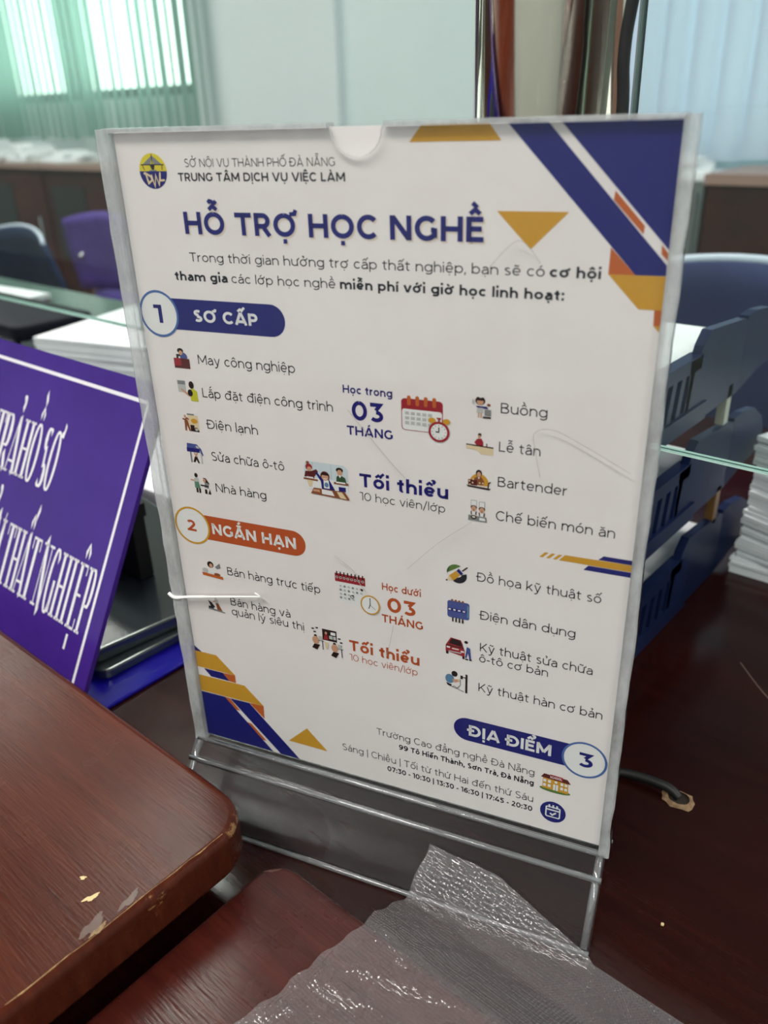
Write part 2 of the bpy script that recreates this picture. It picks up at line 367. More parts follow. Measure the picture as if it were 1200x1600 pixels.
def marks(base, ms, W, w, tall=0.10):
    """diacritics over/under a base glyph"""
    up = base.isupper() or base in 'Đ'
    y = (1.0 if up else XH) + tall
    if base in 'dđ': y = 1.06 + tall
    cx = W / 2; out = []; e = w * 0.42
    circ = '\u0302' in ms; brev = '\u0306' in ms
    if circ: out.append([(cx - 0.20, y), (cx, y + 0.17), (cx + 0.20, y)])
    if brev: out.append(arc(cx, y + 0.15, 0.18, 0.13, 195, 345, 8))
    x2, y2 = cx, y
    if circ or brev:
        y2 = y + (0.26 if circ else 0.22)
        if circ and ('\u0301' in ms): x2, y2 = cx + 0.24, y + 0.14
        if circ and ('\u0300' in ms): x2, y2 = cx + 0.02, y + 0.24
        if circ and ('\u0309' in ms): x2, y2 = cx + 0.24, y + 0.12
    if '\u0300' in ms: out.append([(x2 - 0.13, y2 + 0.19), (x2 + 0.07, y2)])
    if '\u0301' in ms: out.append([(x2 + 0.13, y2 + 0.19), (x2 - 0.07, y2)])
    if '\u0303' in ms: out.append([(x2 - 0.20, y2 + 0.03), (x2 - 0.12, y2 + 0.12), (x2 - 0.04, y2 + 0.10), (x2 + 0.05, y2 + 0.04), (x2 + 0.13, y2 + 0.04), (x2 + 0.20, y2 + 0.13)])
    if '\u0309' in ms: out.append(arc(x2, y2 + 0.15, 0.09, 0.08, 160, -60, 8) + [(x2 - 0.01, y2)])
    if '\u0323' in ms: out.append([(cx, -0.20 - e * 1.1), (cx, -0.20 + e * 1.1)])
    if '\u031b' in ms:
        t = 1.0 if up else XH
        if base in 'uU': out.append([(W - w * .5, t - w * .5), (W + 0.10, t), (W + 0.13, t + 0.15)])
        else: out.append([(W - 0.24, t - 0.04), (W + 0.00, t - 0.02), (W + 0.06, t + 0.15)])
    return out
SERIF = {'T': [(0.41, 0)], 'H': [(0, 0), (0, 1), (2, 0), (2, 1)], 'I': [(0, 0), (0, 1)], 'R': [(0, 0), (0, 1), (.74, 0)], 'N': [(0, 0), (0, 1), (2, 1)],
         'P': [(0, 0), (0, 1)], 'E': [(0, 0), (0, 1)], 'B': [(0, 0), (0, 1)], 'M': [(0, 0), (0, 1), (2, 0), (2, 1)], 'A': [(.07, 0), (.93, 0)]}
def stroke_quads(pts, wfun):
    """offset a centre line both ways -> left and right point lists"""
    q0 = pts[:1]
    for p in pts[1:]:
        if math.hypot(p[0] - q0[-1][0], p[1] - q0[-1][1]) > 1e-5: q0.append(p)
    if len(q0) > 1: pts = q0
    n = len(pts); L = []; Rr = []
    for i in range(n):
        def un(a, b):
            dx, dy = b[0] - a[0], b[1] - a[1]; q = math.hypot(dx, dy) or 1e-9
            return dx / q, dy / q
        if i == 0: d0 = d1 = un(pts[0], pts[1])
        elif i == n - 1: d0 = d1 = un(pts[-2], pts[-1])
        else: d0, d1 = un(pts[i - 1], pts[i]), un(pts[i], pts[i + 1])
        tx, ty = d0[0] + d1[0], d0[1] + d1[1]; q = math.hypot(tx, ty) or 1e-9; tx /= q; ty /= q
        c = max(0.45, tx * d1[0] + ty * d1[1])
        hw = wfun(tx, ty) / 2 / c
        L.append((pts[i][0] - ty * hw, pts[i][1] + tx * hw)); Rr.append((pts[i][0] + ty * hw, pts[i][1] - tx * hw))
    return L, Rr
def lettering(text, w, serif=False):
    """list of quads in cap-height units, total width"""
    x = 0.0; quads = []; gap = 0.155 - w * 0.12
    thin = 0.040
    wf = (lambda tx, ty: thin + (w - thin) * abs(ty) ** 1.5) if serif else (lambda tx, ty: w)
    first = True
    for ch in text:
        dec = [ch] if ch in 'Đđ' else list(unicodedata.normalize('NFD', ch))
        b, ms = dec[0], dec[1:]
        gb = 'ı' if (b == 'i' and any(q in ms for q in ('\u0300', '\u0301', '\u0302', '\u0303', '\u0309'))) else b
        W, st = glyph(gb, w)
        if serif:        # thin horizontals sit right at the cap and base lines
            fy = lambda y: y if y <= 0 or y >= 1 else thin / 2 + (y - w / 2) * (1 - thin) / (1 - w)
            st = [[(p[0], fy(p[1])) for p in q] for q in st]
        if not first: x += gap
        first = False
        def emit(s, fn):
            L, Q = stroke_quads(s, fn)
            for i in range(len(L) - 1):
                quads.append([(x + p[0], p[1]) for p in (L[i], L[i + 1], Q[i + 1], Q[i])])
        if serif and b in 'AVMN':
            for k, s in enumerate(st):
                tk = {'A': (thin * 2, w, thin), 'V': (w, thin * 2), 'M': (thin * 2, w, w, thin * 2), 'N': (thin * 2, thin * 2, w)}[b][k]
                emit(s, lambda tx, ty, tk=tk: tk)
        else:
            for s in st: emit(s, wf)
        if serif:
            for sx, sy in SERIF.get(b, []):
                cx = w / 2 if sx == 0 else (W - w / 2 if sx == 2 else sx)
                yy = thin / 2 if sy == 0 else 1 - thin / 2
                emit([(cx - w * 1.0, yy), (cx + w * 1.0, yy)], lambda tx, ty: thin)
            if b in 'TE':
                for sx in ((0.03, 0.79) if b == 'T' else (0.66,)): emit([(sx, 1), (sx, 0.80 if b == 'T' else 0.84)], lambda tx, ty: 0.07)
                if b == 'E': emit([(0.67, 0), (0.67, 0.18)], lambda tx, ty: 0.07)
        mw = w * 0.86
        mf = (lambda tx, ty: 0.05 + (w * .8 - 0.05) * abs(ty)) if serif else (lambda tx, ty: mw)
        for s in marks(b, ms, W, w, 0.12 if serif else 0.10): emit(s, mf)
        x += W + (0.08 if '\u031b' in ms else 0)
    return quads, x

class Print:
    """flat ink shapes lying on a sheet; coordinates in millimetres, fn maps (x, y, layer) to 3D"""
    def __init__(s, fn): s.bm = NB(); s.fn = fn; s.mats = []
    def mi(s, m):
        if m not in s.mats: s.mats.append(m)
        return s.mats.index(m)
    def poly(s, pts, m, layer=1):
        f = s.bm.faces.new([s.bm.verts.new(s.fn(p[0], p[1], layer)) for p in pts])
        f.material_index = s.mi(m)
    def rect(s, x0, y0, x1, y1, m, layer=1): s.poly([(x0, y0), (x1, y0), (x1, y1), (x0, y1)], m, layer)
    def ell(s, cx, cy, rx, ry, m, layer=1, a0=0, a1=360, n=28): 
        p = arc(cx, cy, rx, ry, a0, a1, n)
        s.poly(p[:-1] if a1 - a0 == 360 else p, m, layer)
    def line(s, pts, w, m, layer=1):
        L, Q = stroke_quads(pts, lambda a, b: w)
        for i in range(len(L) - 1): s.poly([L[i], L[i + 1], Q[i + 1], Q[i]], m, layer)
    def ring(s, cx, cy, r, w, m, layer=1): s.line(arc(cx, cy, r, r, 0, 360, 36), w, m, layer)
    def text(s, t, x0, x1, y, cap, w, m, layer=1, serif=False):
        q, W = lettering(t, w, serif); k = (x1 - x0) / W
        for f in q: s.poly([(x0 + p[0] * k, y + p[1] * cap) for p in f], m, layer)
    def build(s, name, parent): return obj(name, s.bm, s.mats, parent)

# ------------------------------------------------------------------ the room
bm = NB(); box(bm, -7.4, -3.0, -0.05, 2.6, 3.0, 0.0); struct('floor', bm, FLOOR)
bm = NB(); box(bm, -7.4, -3.0, 3.0, 2.6, 3.0, 3.08); struct('ceiling', bm, CEIL)
YW = 2.90
bm = NB()   # far wall, open at two windows
box(bm, -7.4, YW, 0, 2.6, YW + .12, 0.92)
box(bm, -7.4, YW, 0.92, -3.66, YW + .12, 1.19)
box(bm, -3.66, YW, 0.92, -1.25, YW + .12, 3.0)
box(bm, -7.4, YW, 2.5, -3.66, YW + .12, 3.0)
box(bm, -1.25, YW, 2.5, 1.2, YW + .12, 3.0)
box(bm, 1.2, YW, 0.92, 2.6, YW + .12, 3.0)
struct('wall_back', bm, WALL)
bm = NB(); box(bm, -7.52, -3.0, 0, -7.4, 3.02, 3.0); struct('wall_left', bm, WALL)
bm = NB(); box(bm, 2.6, -3.0, 0, 2.72, 3.02, 3.0); struct('wall_right', bm, WALL)
bm = NB(); box(bm, -7.4, -3.12, 0, 2.6, -3.0, 3.0); struct('wall_front', bm, WALL)
bm = NB(); box(bm, -3.62, 2.86, 0, -2.58, YW - .001, 3.0); struct('trim_1', bm, WALLW)   # shallow pier
def window(n, x0, x1, z0, z1, nx):
    bm = NB(); t = 0.05
    box(bm, x0, YW + .03, z0, x1, YW + .08, z0 + t); box(bm, x0, YW + .03, z1 - t, x1, YW + .08, z1)
    for k in range(nx + 1):
        x = x0 + (x1 - x0 - t) * k / nx
        box(bm, x, YW + .03, z0 + t, x + t, YW + .08, z1 - t)
    fr = struct('window_%d' % n, bm, ALU)
    for k in range(nx):
        bm = NB(); w = (x1 - x0 - t) / nx
        box(bm, x0 + w * k + t, YW + .05, z0 + t, x0 + w * (k + 1), YW + .056, z1 - t)
        obj('pane', bm, WPANE, fr)
window(1, -7.4, -3.66, 1.19, 2.5, 3)
window(2, -1.25, 1.2, 0.92, 2.5, 2)

def blind(label, x0, x1, y, z0, z1, pitch, width, ang, m, seed, jit=8):
    rnd = random.Random(seed)
    t = thing('vertical_blind', label, 'blind', ((x0 + x1) / 2, y, z0))
    bm = NB(); x = x0
    cx = (x0 + x1) / 2
    while x < x1:
        a = R(ang + rnd.uniform(-1, 1) * jit); c, s_ = math.cos(a) * width / 2, math.sin(a) * width / 2
        zz = rnd.uniform(-.01, .01)
        vs = [bm.verts.new(p) for p in ((x - cx - c, -s_, zz), (x - cx + c, s_, zz), (x - cx + c, s_, z1 - z0), (x - cx - c, -s_, z1 - z0))]
        bm.faces.new(vs); x += pitch
    obj('slats', bm, m, t)
    bm = NB(); box(bm, x0 - cx, -.02, z1 - z0, x1 - cx, .02, z1 - z0 + .04); obj('head_rail', bm, ALU, t)
    return t
blind('mint green vertical blind with bright gaps over the far left window', -7.3, -3.45, 2.80, 0.98, 2.62, 0.080, 0.084, 125, BLINDG, 3, 13)
blind('closed pale blue vertical blind behind the right glass pane', -1.36, 1.3, 2.80, 0.90, 2.62, 0.100, 0.115, 10, BLINDB, 5)

# ------------------------------------------------------------------ cabinets along the far wall
def cabinet(x0, x1, y0, y1, zt, label, m, open_front, group='wooden cabinets along the far wall'):
    w = x1 - x0
    t = thing('cabinet', label, 'cabinet', ((x0 + x1) / 2, (y0 + y1) / 2, 0), 0, group)
    d = (y1 - y0) / 2; h = w / 2
    bm = NB(); box(bm, -h, -d + .02, 0, h, d, zt - .03); obj('body', bm, m, t)
    bm = NB(); box(bm, -h, -d - .01, zt - .03, h, d, zt); obj('top_board', bm, CABT, t)
    if open_front:
        bm = NB(); box(bm, -h + .05, -d + .012, 0.35, -0.02, -d + .0199, zt - .12); obj('compartment_shade', bm, DARKG, t)  # flat dark plate, the shade of an open compartment as colour
        bm = NB(); box(bm, 0.02, -d, 0.08, h - .02, -d + .0199, zt - .06); dr = obj('door', bm, m, t)
    else:
        bm = NB(); box(bm, -h + .01, -d, 0.08, h - .01, -d + .0199, zt - .035); dr = obj('door', bm, m, t)
    bm = NB(); box(bm, h - .09, -d - .02, .45, h - .07, -d, .57); obj('handle', bm, CHROME, dr)
    return t
cabinet(-6.20, -5.36, 2.42, 2.84, 0.865, 'leftmost dark wood cabinet under heaped papers at far wall', CAB, True)
cabinet(-5.35, -4.56, 2.42, 2.84, 0.865, 'reddish wood cabinet between the two dark ones on the left', CABR, True)
cabinet(-4.55, -3.72, 2.42, 2.84, 0.865, 'dark wood cabinet behind the purple chair at the far wall', CAB, True)
cabinet(-0.68, 0.60, 2.42, 2.78, 0.885, 'plain dark brown cabinet beyond the blue chair on the right', CAB, False)
t = thing('cabinet', 'grey metal cabinet left of the plain dark brown one', 'cabinet', (-0.85, 2.58, 0))
bm = NB(); box(bm, -.165, -.15, 0, .165, .2, .86); obj('body', bm, GREYM, t)
bm = NB(); box(bm, -.15, -.16, .05, .15, -.15, .83); obj('door', bm, GREYM, t)

def heap(x, y, z, sx, sy, h, seed, label, group='papers heaped on the far cabinets'):
    rnd = random.Random(seed); bm = NB(); n = 5
    for k in range(n):
        a = rnd.uniform(-.35, .35); c, s_ = math.cos(a), math.sin(a); q = 1 - .12 * k
        dx, dy = rnd.uniform(-.03, .03), rnd.uniform(-.02, .02)
        pts = [(dx + c * u * sx / 2 * q - s_ * v * sy / 2 * q, dy + s_ * u * sx / 2 * q + c * v * sy / 2 * q) for u, v in ((-1, -1), (1, -1), (1, 1), (-1, 1))]
        prism(bm, pts, lambda p, t, k=k: (p[0], p[1], h * (k + t) / n))
    o = obj('paper_heap', bm, PAPER); o.location = (x, y, z)
    return tag(o, label, 'papers', group)
heap(-6.00, 2.60, 0.865, .40, .30, .10, 1, 'heap of white papers at the left end of far cabinets')
heap(-5.47, 2.60, 0.865, .40, .30, .12, 2, 'taller heap of white papers in middle of far left cabinets')
heap(-4.96, 2.60, 0.865, .38, .30, .10, 3, 'heap of white papers right of the taller heap')
heap(-4.46, 2.60, 0.865, .34, .28, .06, 4, 'low heap of white papers just left of the poster top')
heap(-0.88, 2.58, 0.86, .30, .24, .075, 5, 'small pile of white papers on the grey metal cabinet')
heap(-0.22, 2.58, 0.885, .46, .28, .075, 6, 'white papers spread on the plain dark brown cabinet')

# ------------------------------------------------------------------ chairs behind the counter
def chair(label, loc, rz, back_m, rim=True, lift=0.0):
    t = thing('office_chair', label, 'chair', loc, rz, 'chairs behind the counter')
    bm = NB(); slab(bm, -.21, -.20, .21, .20, .06, .42, .455, .012); obj('seat', bm, back_m, t, True)
    bm = NB(); nx, nz = 12, 8; W, Hh = .215, .30; z0 = .575 + lift; th = .018
    def P(u, v, o):
        tap = 1 - .12 * max(0, v - .6) / .4
        cz = 0.03 * (1 - u * u) * (v ** 2) if v > .5 else 0
        return (u * W * tap, .205 - .045 * (1 - u * u) + .05 * v + o, z0 + Hh * v * (1 - .10 * u * u * v))
    g = [[[bm.verts.new(P(-1 + 2 * i / nx, j / nz, o)) for i in range(nx + 1)] for j in range(nz + 1)] for o in (0, th)]
    for j in range(nz):
        for i in range(nx):
            a, b = g[0], g[1]
            bm.faces.new((a[j][i], a[j][i + 1], a[j + 1][i + 1], a[j + 1][i])); bm.faces.new((b[j][i], b[j + 1][i], b[j + 1][i + 1], b[j][i + 1]))
    for j in range(nz):
        for i in (0, nx): bm.faces.new((g[0][j][i], g[0][j + 1][i], g[1][j + 1][i], g[1][j][i]))
    for i in range(nx):
        for j in (0, nz): bm.faces.new((g[0][j][i], g[0][j][i + 1], g[1][j][i + 1], g[1][j][i]))
    bmesh.ops.recalc_face_normals(bm, faces=bm.faces); obj('backrest', bm, back_m, t, True)
    if rim:
        bm = NB(); tube(bm, [Vector(P(-1 + 2 * i / 16, 1.0, th / 2)) + Vector((0, 0, .002)) for i in range(17)], .0060, 8)
        obj('top_highlight', bm, mat('rim_highlight', S(190, 198, 215), .25), t, True)  # pale tube paints the highlight along the top edge of the backrest
    for sx in (-1, 1):
        bm = NB(); tube(bm, [(sx * .19, -.17, .425), (sx * .20, -.20, 0.0)], .011); obj('leg', bm, CHROME, t, True)
        bm = NB(); tube(bm, spline([(sx * .20, .22, 0.0), (sx * .19, .18, .42), (sx * .17, .21, .60), (sx * .17, .235, .70 + lift)], 5), .011); obj('leg', bm, CHROME, t, True)
    return t
chair('navy plastic chair beyond the file tray at far right', (0.02, 1.02, 0), R(176), CHAIRN, True, .042)
chair('dark navy chair seen through the glass at left edge', (-2.03, 1.20, 0), R(178), CHAIRD, True, -.055)
chair('purple chair standing behind the dark navy one', (-2.62, 1.80, 0), R(185), CHAIRP, False, -.10)

# ------------------------------------------------------------------ counter
bm = NB(); slab(bm, -2.4, -.62, 1.15, .74, .02, .715, .75, .004)
cnt = thing('counter', 'long dark reddish brown counter under the poster stand', 'counter', (0, 0, 0))
HX, HY = 0.2074, 0.1447
obj('countertop', bm, MC, cnt)
bm = NB(); box(bm, -2.36, -.55, .08, 1.11, .70, .715); obj('cabinet_front', bm, CAB, cnt)
bm = NB(); box(bm, -2.34, -.50, 0, 1.09, .66, .08); obj('plinth', bm, DARKG, cnt)

# cable hole with torn pale rim
rnd = random.Random(4); bm = NB()
ro = [(HX + (.0082 + rnd.uniform(-.0006, .0016)) * math.cos(R(a)), HY + (.0068 + rnd.uniform(-.0006, .0014)) * math.sin(R(a))) for a in range(0, 360, 20)]
ri = [(HX + .0056 * math.cos(R(a)), HY + .0046 * math.sin(R(a))) for a in range(0, 360, 20)]
n = len(ro)
va = [bm.verts.new((x, y, .7503)) for x, y in ro]; vb = [bm.verts.new((x, y, .7516 + rnd.uniform(-.0003, .0006))) for x, y in ri]
for i in range(n): bm.faces.new((va[i], va[(i + 1) % n], vb[(i + 1) % n], vb[i]))
obj('hole_rim', bm, mottled('raw_wood', S(150, 122, 92), S(110, 84, 58), 300, .8), cnt)
bm = NB(); bm.faces.new([bm.verts.new((HX + .0060 * math.cos(R(a)), HY + .005 * math.sin(R(a)), .7507)) for a in range(0, 360, 20)])
obj('hole_shade_disc', bm, mat('hole_shade', S(40, 30, 22), .9), cnt)  # nothing is cut out: a dark disc paints the shade down the hole

# black cable: out of the hole, along the counter and up beside the post
bm = NB(); tube(bm, spline([(HX, HY, .7515), (HX - .008, HY + .0005, .7545), (HX - .03, HY - .003, .7535), (.152, .128, .7535), (.146, .130, .78), (.140, .136, .90), (.1383, .150, 1.06), (.1369, .150, 1.10), (.1383, .150, 1.118), (.1420, .150, 1.14), (.150, .150, 1.22)], 8), .0025, 10)
tag(obj('power_cable', bm, RUBBER, None, True), 'black cable from counter hole rising beside the steel post', 'cable')

# ------------------------------------------------------------------ glass partition and post
def pane(x0, x1, label, right_dark):
    t = thing('glass_pane', label, 'glass pane', ((x0 + x1) / 2, .171, .932), 0, 'panes of the counter glass partition')
    h = (x1 - x0) / 2; ht = 0.80; th = .003
    bm = NB(); box(bm, -h + .0004, -th, .0006, h - .0004, th, ht); obj('sheet', bm, GLASS, t)
    bm = NB(); box(bm, -h, -th, 0, h, -th * .25, .0006); box(bm, -h, th * .25, 0, h, th, .0006); box(bm, -h, -th * .25, 0, h, th * .25, .0006, 1)
    obj('bottom_edge', bm, [GEDGE, GEDGE_D], t)
    bm = NB(); e = h if right_dark else -h
    box(bm, e - .0004, -th, .0006, e + .0004, th, ht); obj('side_edge', bm, GEDGE_D if right_dark else mat('grey_glass_edge', S(120, 132, 132), .2), t)
pane(-2.38, 0.0540, 'wide glass pane left of the steel post above counter', True)
pane(0.1335, 1.13, 'glass pane right of the steel post above file tray', False)
t = thing('steel_post', 'round polished stainless steel post behind the poster stand', 'post', (.0912, .171, .75))
bm = NB(); bmesh.ops.create_cone(bm, cap_ends=True, segments=64, radius1=.0343, radius2=.0343, depth=1.5, matrix=Matrix.Translation((0, 0, .75))); obj('tube', bm, STEEL, t, True)
bm = NB(); bmesh.ops.create_cone(bm, cap_ends=True, segments=48, radius1=.044, radius2=.042, depth=.008, matrix=Matrix.Translation((0, 0, .004))); obj('base_flange', bm, STEEL, t)
for sx in (-1, 1):
    bm = NB(); x = sx * .0365
    box(bm, min(x, x + sx * .012), -.008, .235, max(x, x + sx * .012), -.0032, .265); box(bm, min(x, x + sx * .012), .0032, .235, max(x, x + sx * .012), .008, .265)
    box(bm, min(sx * .030, x), -.008, .235, max(sx * .030, x), .008, .265)
    obj('glass_clamp', bm, STEEL, t)

# ------------------------------------------------------------------ file tray behind the stand
TX, TY0, TY1 = 0.1330, 0.222, 0.385
tray = thing('file_tray', 'navy plastic three-tier file tray behind right side of poster', 'file tray', (0, 0, .7503))
def tier(z0, dy):
    t = NB(); T = .006; z = z0 - .75
    y0, y1 = TY0 + dy, TY1 + dy
    xl = TX - .245
    def wall(x, flip):
        xa, xb = (x - T, x) if not flip else (x, x + T)
        f = lambda p, k: (xb if k else xa, p[0], p[1])
        box(t, xa - (.002 if not flip else 0), y0, z + .036, xb, y1 - .074, z + .045)         # top rail
        box(t, xa, y0, z, xb + (.0015 if not flip else 0), y1 - .06, z + .012)
        for k in range(7):                                                                      # slanted slots between bars
            ya = y0 + .004 + k * .013
            if ya + .01 > y1 - .08: break
            prism(t, [(ya, z + .012), (ya + .006, z + .012), (ya + .010, z + .036), (ya + .004, z + .036)], f)
        prism(t, [(y1 - .092, z), (y1, z + .001), (y1, z + .051), (y1 - .004, z + .053), (y1 - .066, z + .058), (y1 - .075, z + .050), (y1 - .078, z + .044), (y1 - .092, z + .044)], f)   # raised ear
        sgn = 1 if not flip else -1
        prism(t, [(0, .001), (.030, .013), (.050, .017), (.055, .030), (.048, .045), (.032, .055), (.012, .056), (0, .054)],
              lambda p, k: (x - (T if k else 0) * sgn + sgn * p[0] * .12, y1 + p[0] * .92, z + p[1]))
    wall(TX, False); wall(xl, True)
    box(t, xl + T, y0, z + .001, TX - T, y1 + .010, z + .004)      # floor
    box(t, xl + T, y0, z + .004, TX - T, y0 + .004, z + .03)
    return obj('tray_tier', t, NAVYP, tray)
tier(.7500, .004); tier(.8260, -.006); tier(.9000, -.012)
for zz, yy, m in ((.803, .366, 'post_brown'), (.884, .356, 'post_pale')):
    bm = NB(); box(bm, TX - .006, yy, zz - .75 - .002, TX, yy + .008, zz - .75 + .026 if zz > .82 else zz - .75 + .028)
    obj('support_post', bm, mat(m, S(118, 82, 40) if m == 'post_brown' else S(168, 164, 150), .4), tray)
def sheets(name, x0, y0, x1, y1, z0, z1, rz, label, group, seed=0, n=8, cat='papers'):
    """a bundle of sheets: thin slightly shifted layers"""
    rnd = random.Random(seed); bm = NB(); cx, cy = (x0 + x1) / 2, (y0 + y1) / 2
    for k in range(n):
        dx, dy, a = rnd.uniform(-.0016, .0016), rnd.uniform(-.0016, .0016), rnd.uniform(-.006, .006)
        hx, hy = (x1 - x0) / 2, (y1 - y0) / 2; c, s_ = math.cos(a), math.sin(a)
        pts = [(dx + c * u * hx - s_ * v * hy, dy + s_ * u * hx + c * v * hy) for u, v in ((-1, -1), (1, -1), (1, 1), (-1, 1))]
        za, zb = (z1 - z0) * k / n, (z1 - z0) * (k + .93) / n
        prism(bm, pts, lambda p, t: (p[0], p[1], zb if t else za))
    o = obj(name, bm, PAPER); o.location = (cx, cy, z0); o.rotation_euler = (0, 0, rz)
    return tag(o, label, cat, group)
G1 = 'papers lying in the file tray'
sheets('paper_stack', TX - .236, .230, TX - .010, .395, .7548, .784, 0, 'white papers in the bottom tier of the navy tray', G1, 1)
sheets('paper_stack', TX - .236, .224, TX - .010, .380, .8308, .850, 0, 'white papers in the middle tier of the navy tray', G1, 2)
sheets('paper_stack', TX - .236, .218, TX - .010, .385, .9048, .940, 0, 'thick white papers filling the top tier of navy tray', G1, 3)

# ------------------------------------------------------------------ paper stacks on the counter
G2 = 'paper bundles stacked right of the tray'
sheets('paper_bundle', .1415, .398, .3475, .600, .7503, .7625, 0, 'bottom bundle of the paper stack right of navy tray', G2, 11, 5)
for k, (zz, h, a, cx_, cy_) in enumerate(((.7625, .017, -12, .1425, .403), (.7795, .026, -18, .1435, .406), (.8055, .027, -22, .1430, .409), (.8325, .028, -20, .1425, .412))):
    ca_, sa_ = math.cos(R(a)), math.sin(R(a)); hx_, hy_ = .105, .075
    mx_, my_ = cx_ + ca_ * hx_ - sa_ * hy_, cy_ + sa_ * hx_ + ca_ * hy_          # turned about its near left corner
    sheets('paper_bundle', mx_ - hx_, my_ - hy_, mx_ + hx_, my_ + hy_, zz, zz + h - .0002, R(a),
           ('second bundle from bottom of stack right of navy tray', 'middle bundle of the stack right of navy tray',
            'second bundle from top of stack right of navy tray', 'top bundle of the stack right of navy tray')[k], G2, 20 + k, 7)
G3 = 'paper bundles stacked behind the purple sign'
zz = .7503
for k, h in enumerate((.020, .016, .018, .017, .022)):
    sheets('paper_bundle', -.74 + .004 * k, .33 - .003 * k, -.46, .53, zz, zz + h, R(17 + (k % 2) * 1.5),
           ('lowest bundle of the tall white stack behind purple sign', 'second lowest bundle of tall white stack behind purple sign', 'middle bundle of tall white stack behind purple sign',
            'second highest bundle of tall white stack behind purple sign', 'topmost bundle of tall white stack behind purple sign')[k], G3, 30 + k, 6)
    zz += h + .0002
sheets('envelope', -.60, .44, -.42, .53, zz, zz + .008, R(22), 'white envelope lying on the tall stack behind purple sign', None, 40, 2, 'envelope')
sheets('paper_stack', -.46, .185, -.17, .33, .7503, .772, R(3), 'low stack of white papers beyond the dark folders', None, 43, 4)
sheets('paper_sheet', -1.24, .30, -.95, .52, .7503, .7512, R(10), 'white sheets lying under the black desktop riser', None, 41, 1)
sheets('paper_stack', -1.62, .50, -1.36, .66, .7503, .760, R(5), 'white paper pile at left end beyond black riser', None, 42, 3)
t = thing('desktop_riser', 'low black desktop riser on thin legs left of paper stack', 'riser', (-1.07, .425, .7513))
bm = NB(); slab(bm, -.30, -.060, .165, .075, .02, .034, .058, .006); obj('platform', bm, mat('riser_black', S(14, 18, 28), .6, spec=.12), t, True)
for sx, sy in ((.130, -.045), (.14, .06), (-.28, -.045), (-.28, .06)):
    bm = NB(); tube(bm, [(sx, sy, .036), (sx + .010, sy - .006, .004)], .0055); box(bm, sx - .012, sy - .014, 0, sx + .028, sy + .006, .004); obj('leg', bm, BLACK, t)

# ------------------------------------------------------------------ purple sign, folders, box
LEAN = R(28.28); SL = .21
sign = thing('desk_sign', 'leaning purple sign with white border and tall white lettering', 'sign', (-.0985, -.0299, .7502))
ca, sa = math.cos(LEAN), math.sin(LEAN); T0 = .0236
def sp(x, t, off=0.0):      # on the leaning face: x along the sign, t up the face, off towards the viewer
    t += T0
    return (x, t * sa - off * ca, t * ca + off * sa)
bm = NB(); prism(bm, [(-.415, -.022), (0, -.022), (0, .193), (-.415, .193)], lambda p, k: sp(p[0], p[1], -.003 if k else 0)); obj('face', bm, PURPLE, sign)
bm = NB(); box(bm, -.415, .002, 0, 0, .150, .003); bevel(bm, .0008, 1); obj('foot', bm, BLUEB, sign)
pm = Print(lambda x, y, l: sp(x / 1000, y / 1000, .0001 * l))
b0, b1, bt, bb = -402, -13.0, 180.5, -10
for p in ([(b0, bt), (b1, bt)], [(b1, bt), (b1, bb)], [(b1, bb), (b0, bb)], [(b0, bb), (b0, bt)]): pm.line(p, 2.4, SIGNW)
pm.build('border', sign)
pm = Print(lambda x, y, l: sp(x / 1000, y / 1000, .0001 * l))
for y0, cap, row in ((104.5, 40, [('T', -172.5, 11.5), ('R', -160.3, 11.5), ('Ả', -147.6, 12), ('H', -133.6, 11.2), ('Ồ', -120.8, 11), ('S', -106.6, 9.5), ('Ơ', -95.8, 11.4)]),
                     (30.6, 42.5, [('B', -217, 9), ('Ả', -206, 10.2), ('O', -194, 10), ('H', -173, 9.6), ('I', -163, 2.6), ('Ể', -151.5, 7.4), ('M', -138.2, 11.5), ('T', -121.8, 9.8), ('H', -109.6, 9.6), ('Ấ', -98.8, 10.2), ('T', -88.2, 9.8), ('N', -73.6, 9.6), ('G', -62.4, 9.2), ('H', -50.6, 9.4), ('I', -41.2, 2.6), ('Ệ', -31.2, 7.6), ('P', -20.6, 7.8)])):
    for ch, xc, wd_ in row: pm.text(ch, xc - wd_ / 2, xc + wd_ / 2, y0, cap, .25, SIGNW, 2, True)
pm.build('lettering', sign)

def folder(x1, y0, y1, z0, z1, rz, label):
    bm = NB(); slab(bm, -.30, 0, 0, y1 - y0, .008, 0, z1 - z0, .0015)
    o = obj('document_folder', bm, FOLD); o.location = (x1, y0, z0); o.rotation_euler = (0, 0, rz)
    return tag(o, label, 'folder', 'dark folders behind the purple sign')
folder(-.1215, .006, .150, .7535, .7605, R(-2), 'lower glossy dark folder on blue foot of purple sign')
folder(-.1330, .0065, .150, .7608, .7710, R(-7), 'upper glossy dark folder lying behind the purple sign')
t = thing('card_box', 'small matt black box standing on dark glossy folders behind sign', 'box', (-.2375, .098, .7712))
bm = NB(); box(bm, -.05, -.015, 0, .052, -.003, .060); bevel(bm, .0015); obj('body', bm, mat('matt_black', S(12, 12, 13), .7), t)
bm = NB(); box(bm, -.051, -.016, .050, .053, -.002, .0605); obj('lid', bm, mat('matt_black', S(12, 12, 13), .7), t)

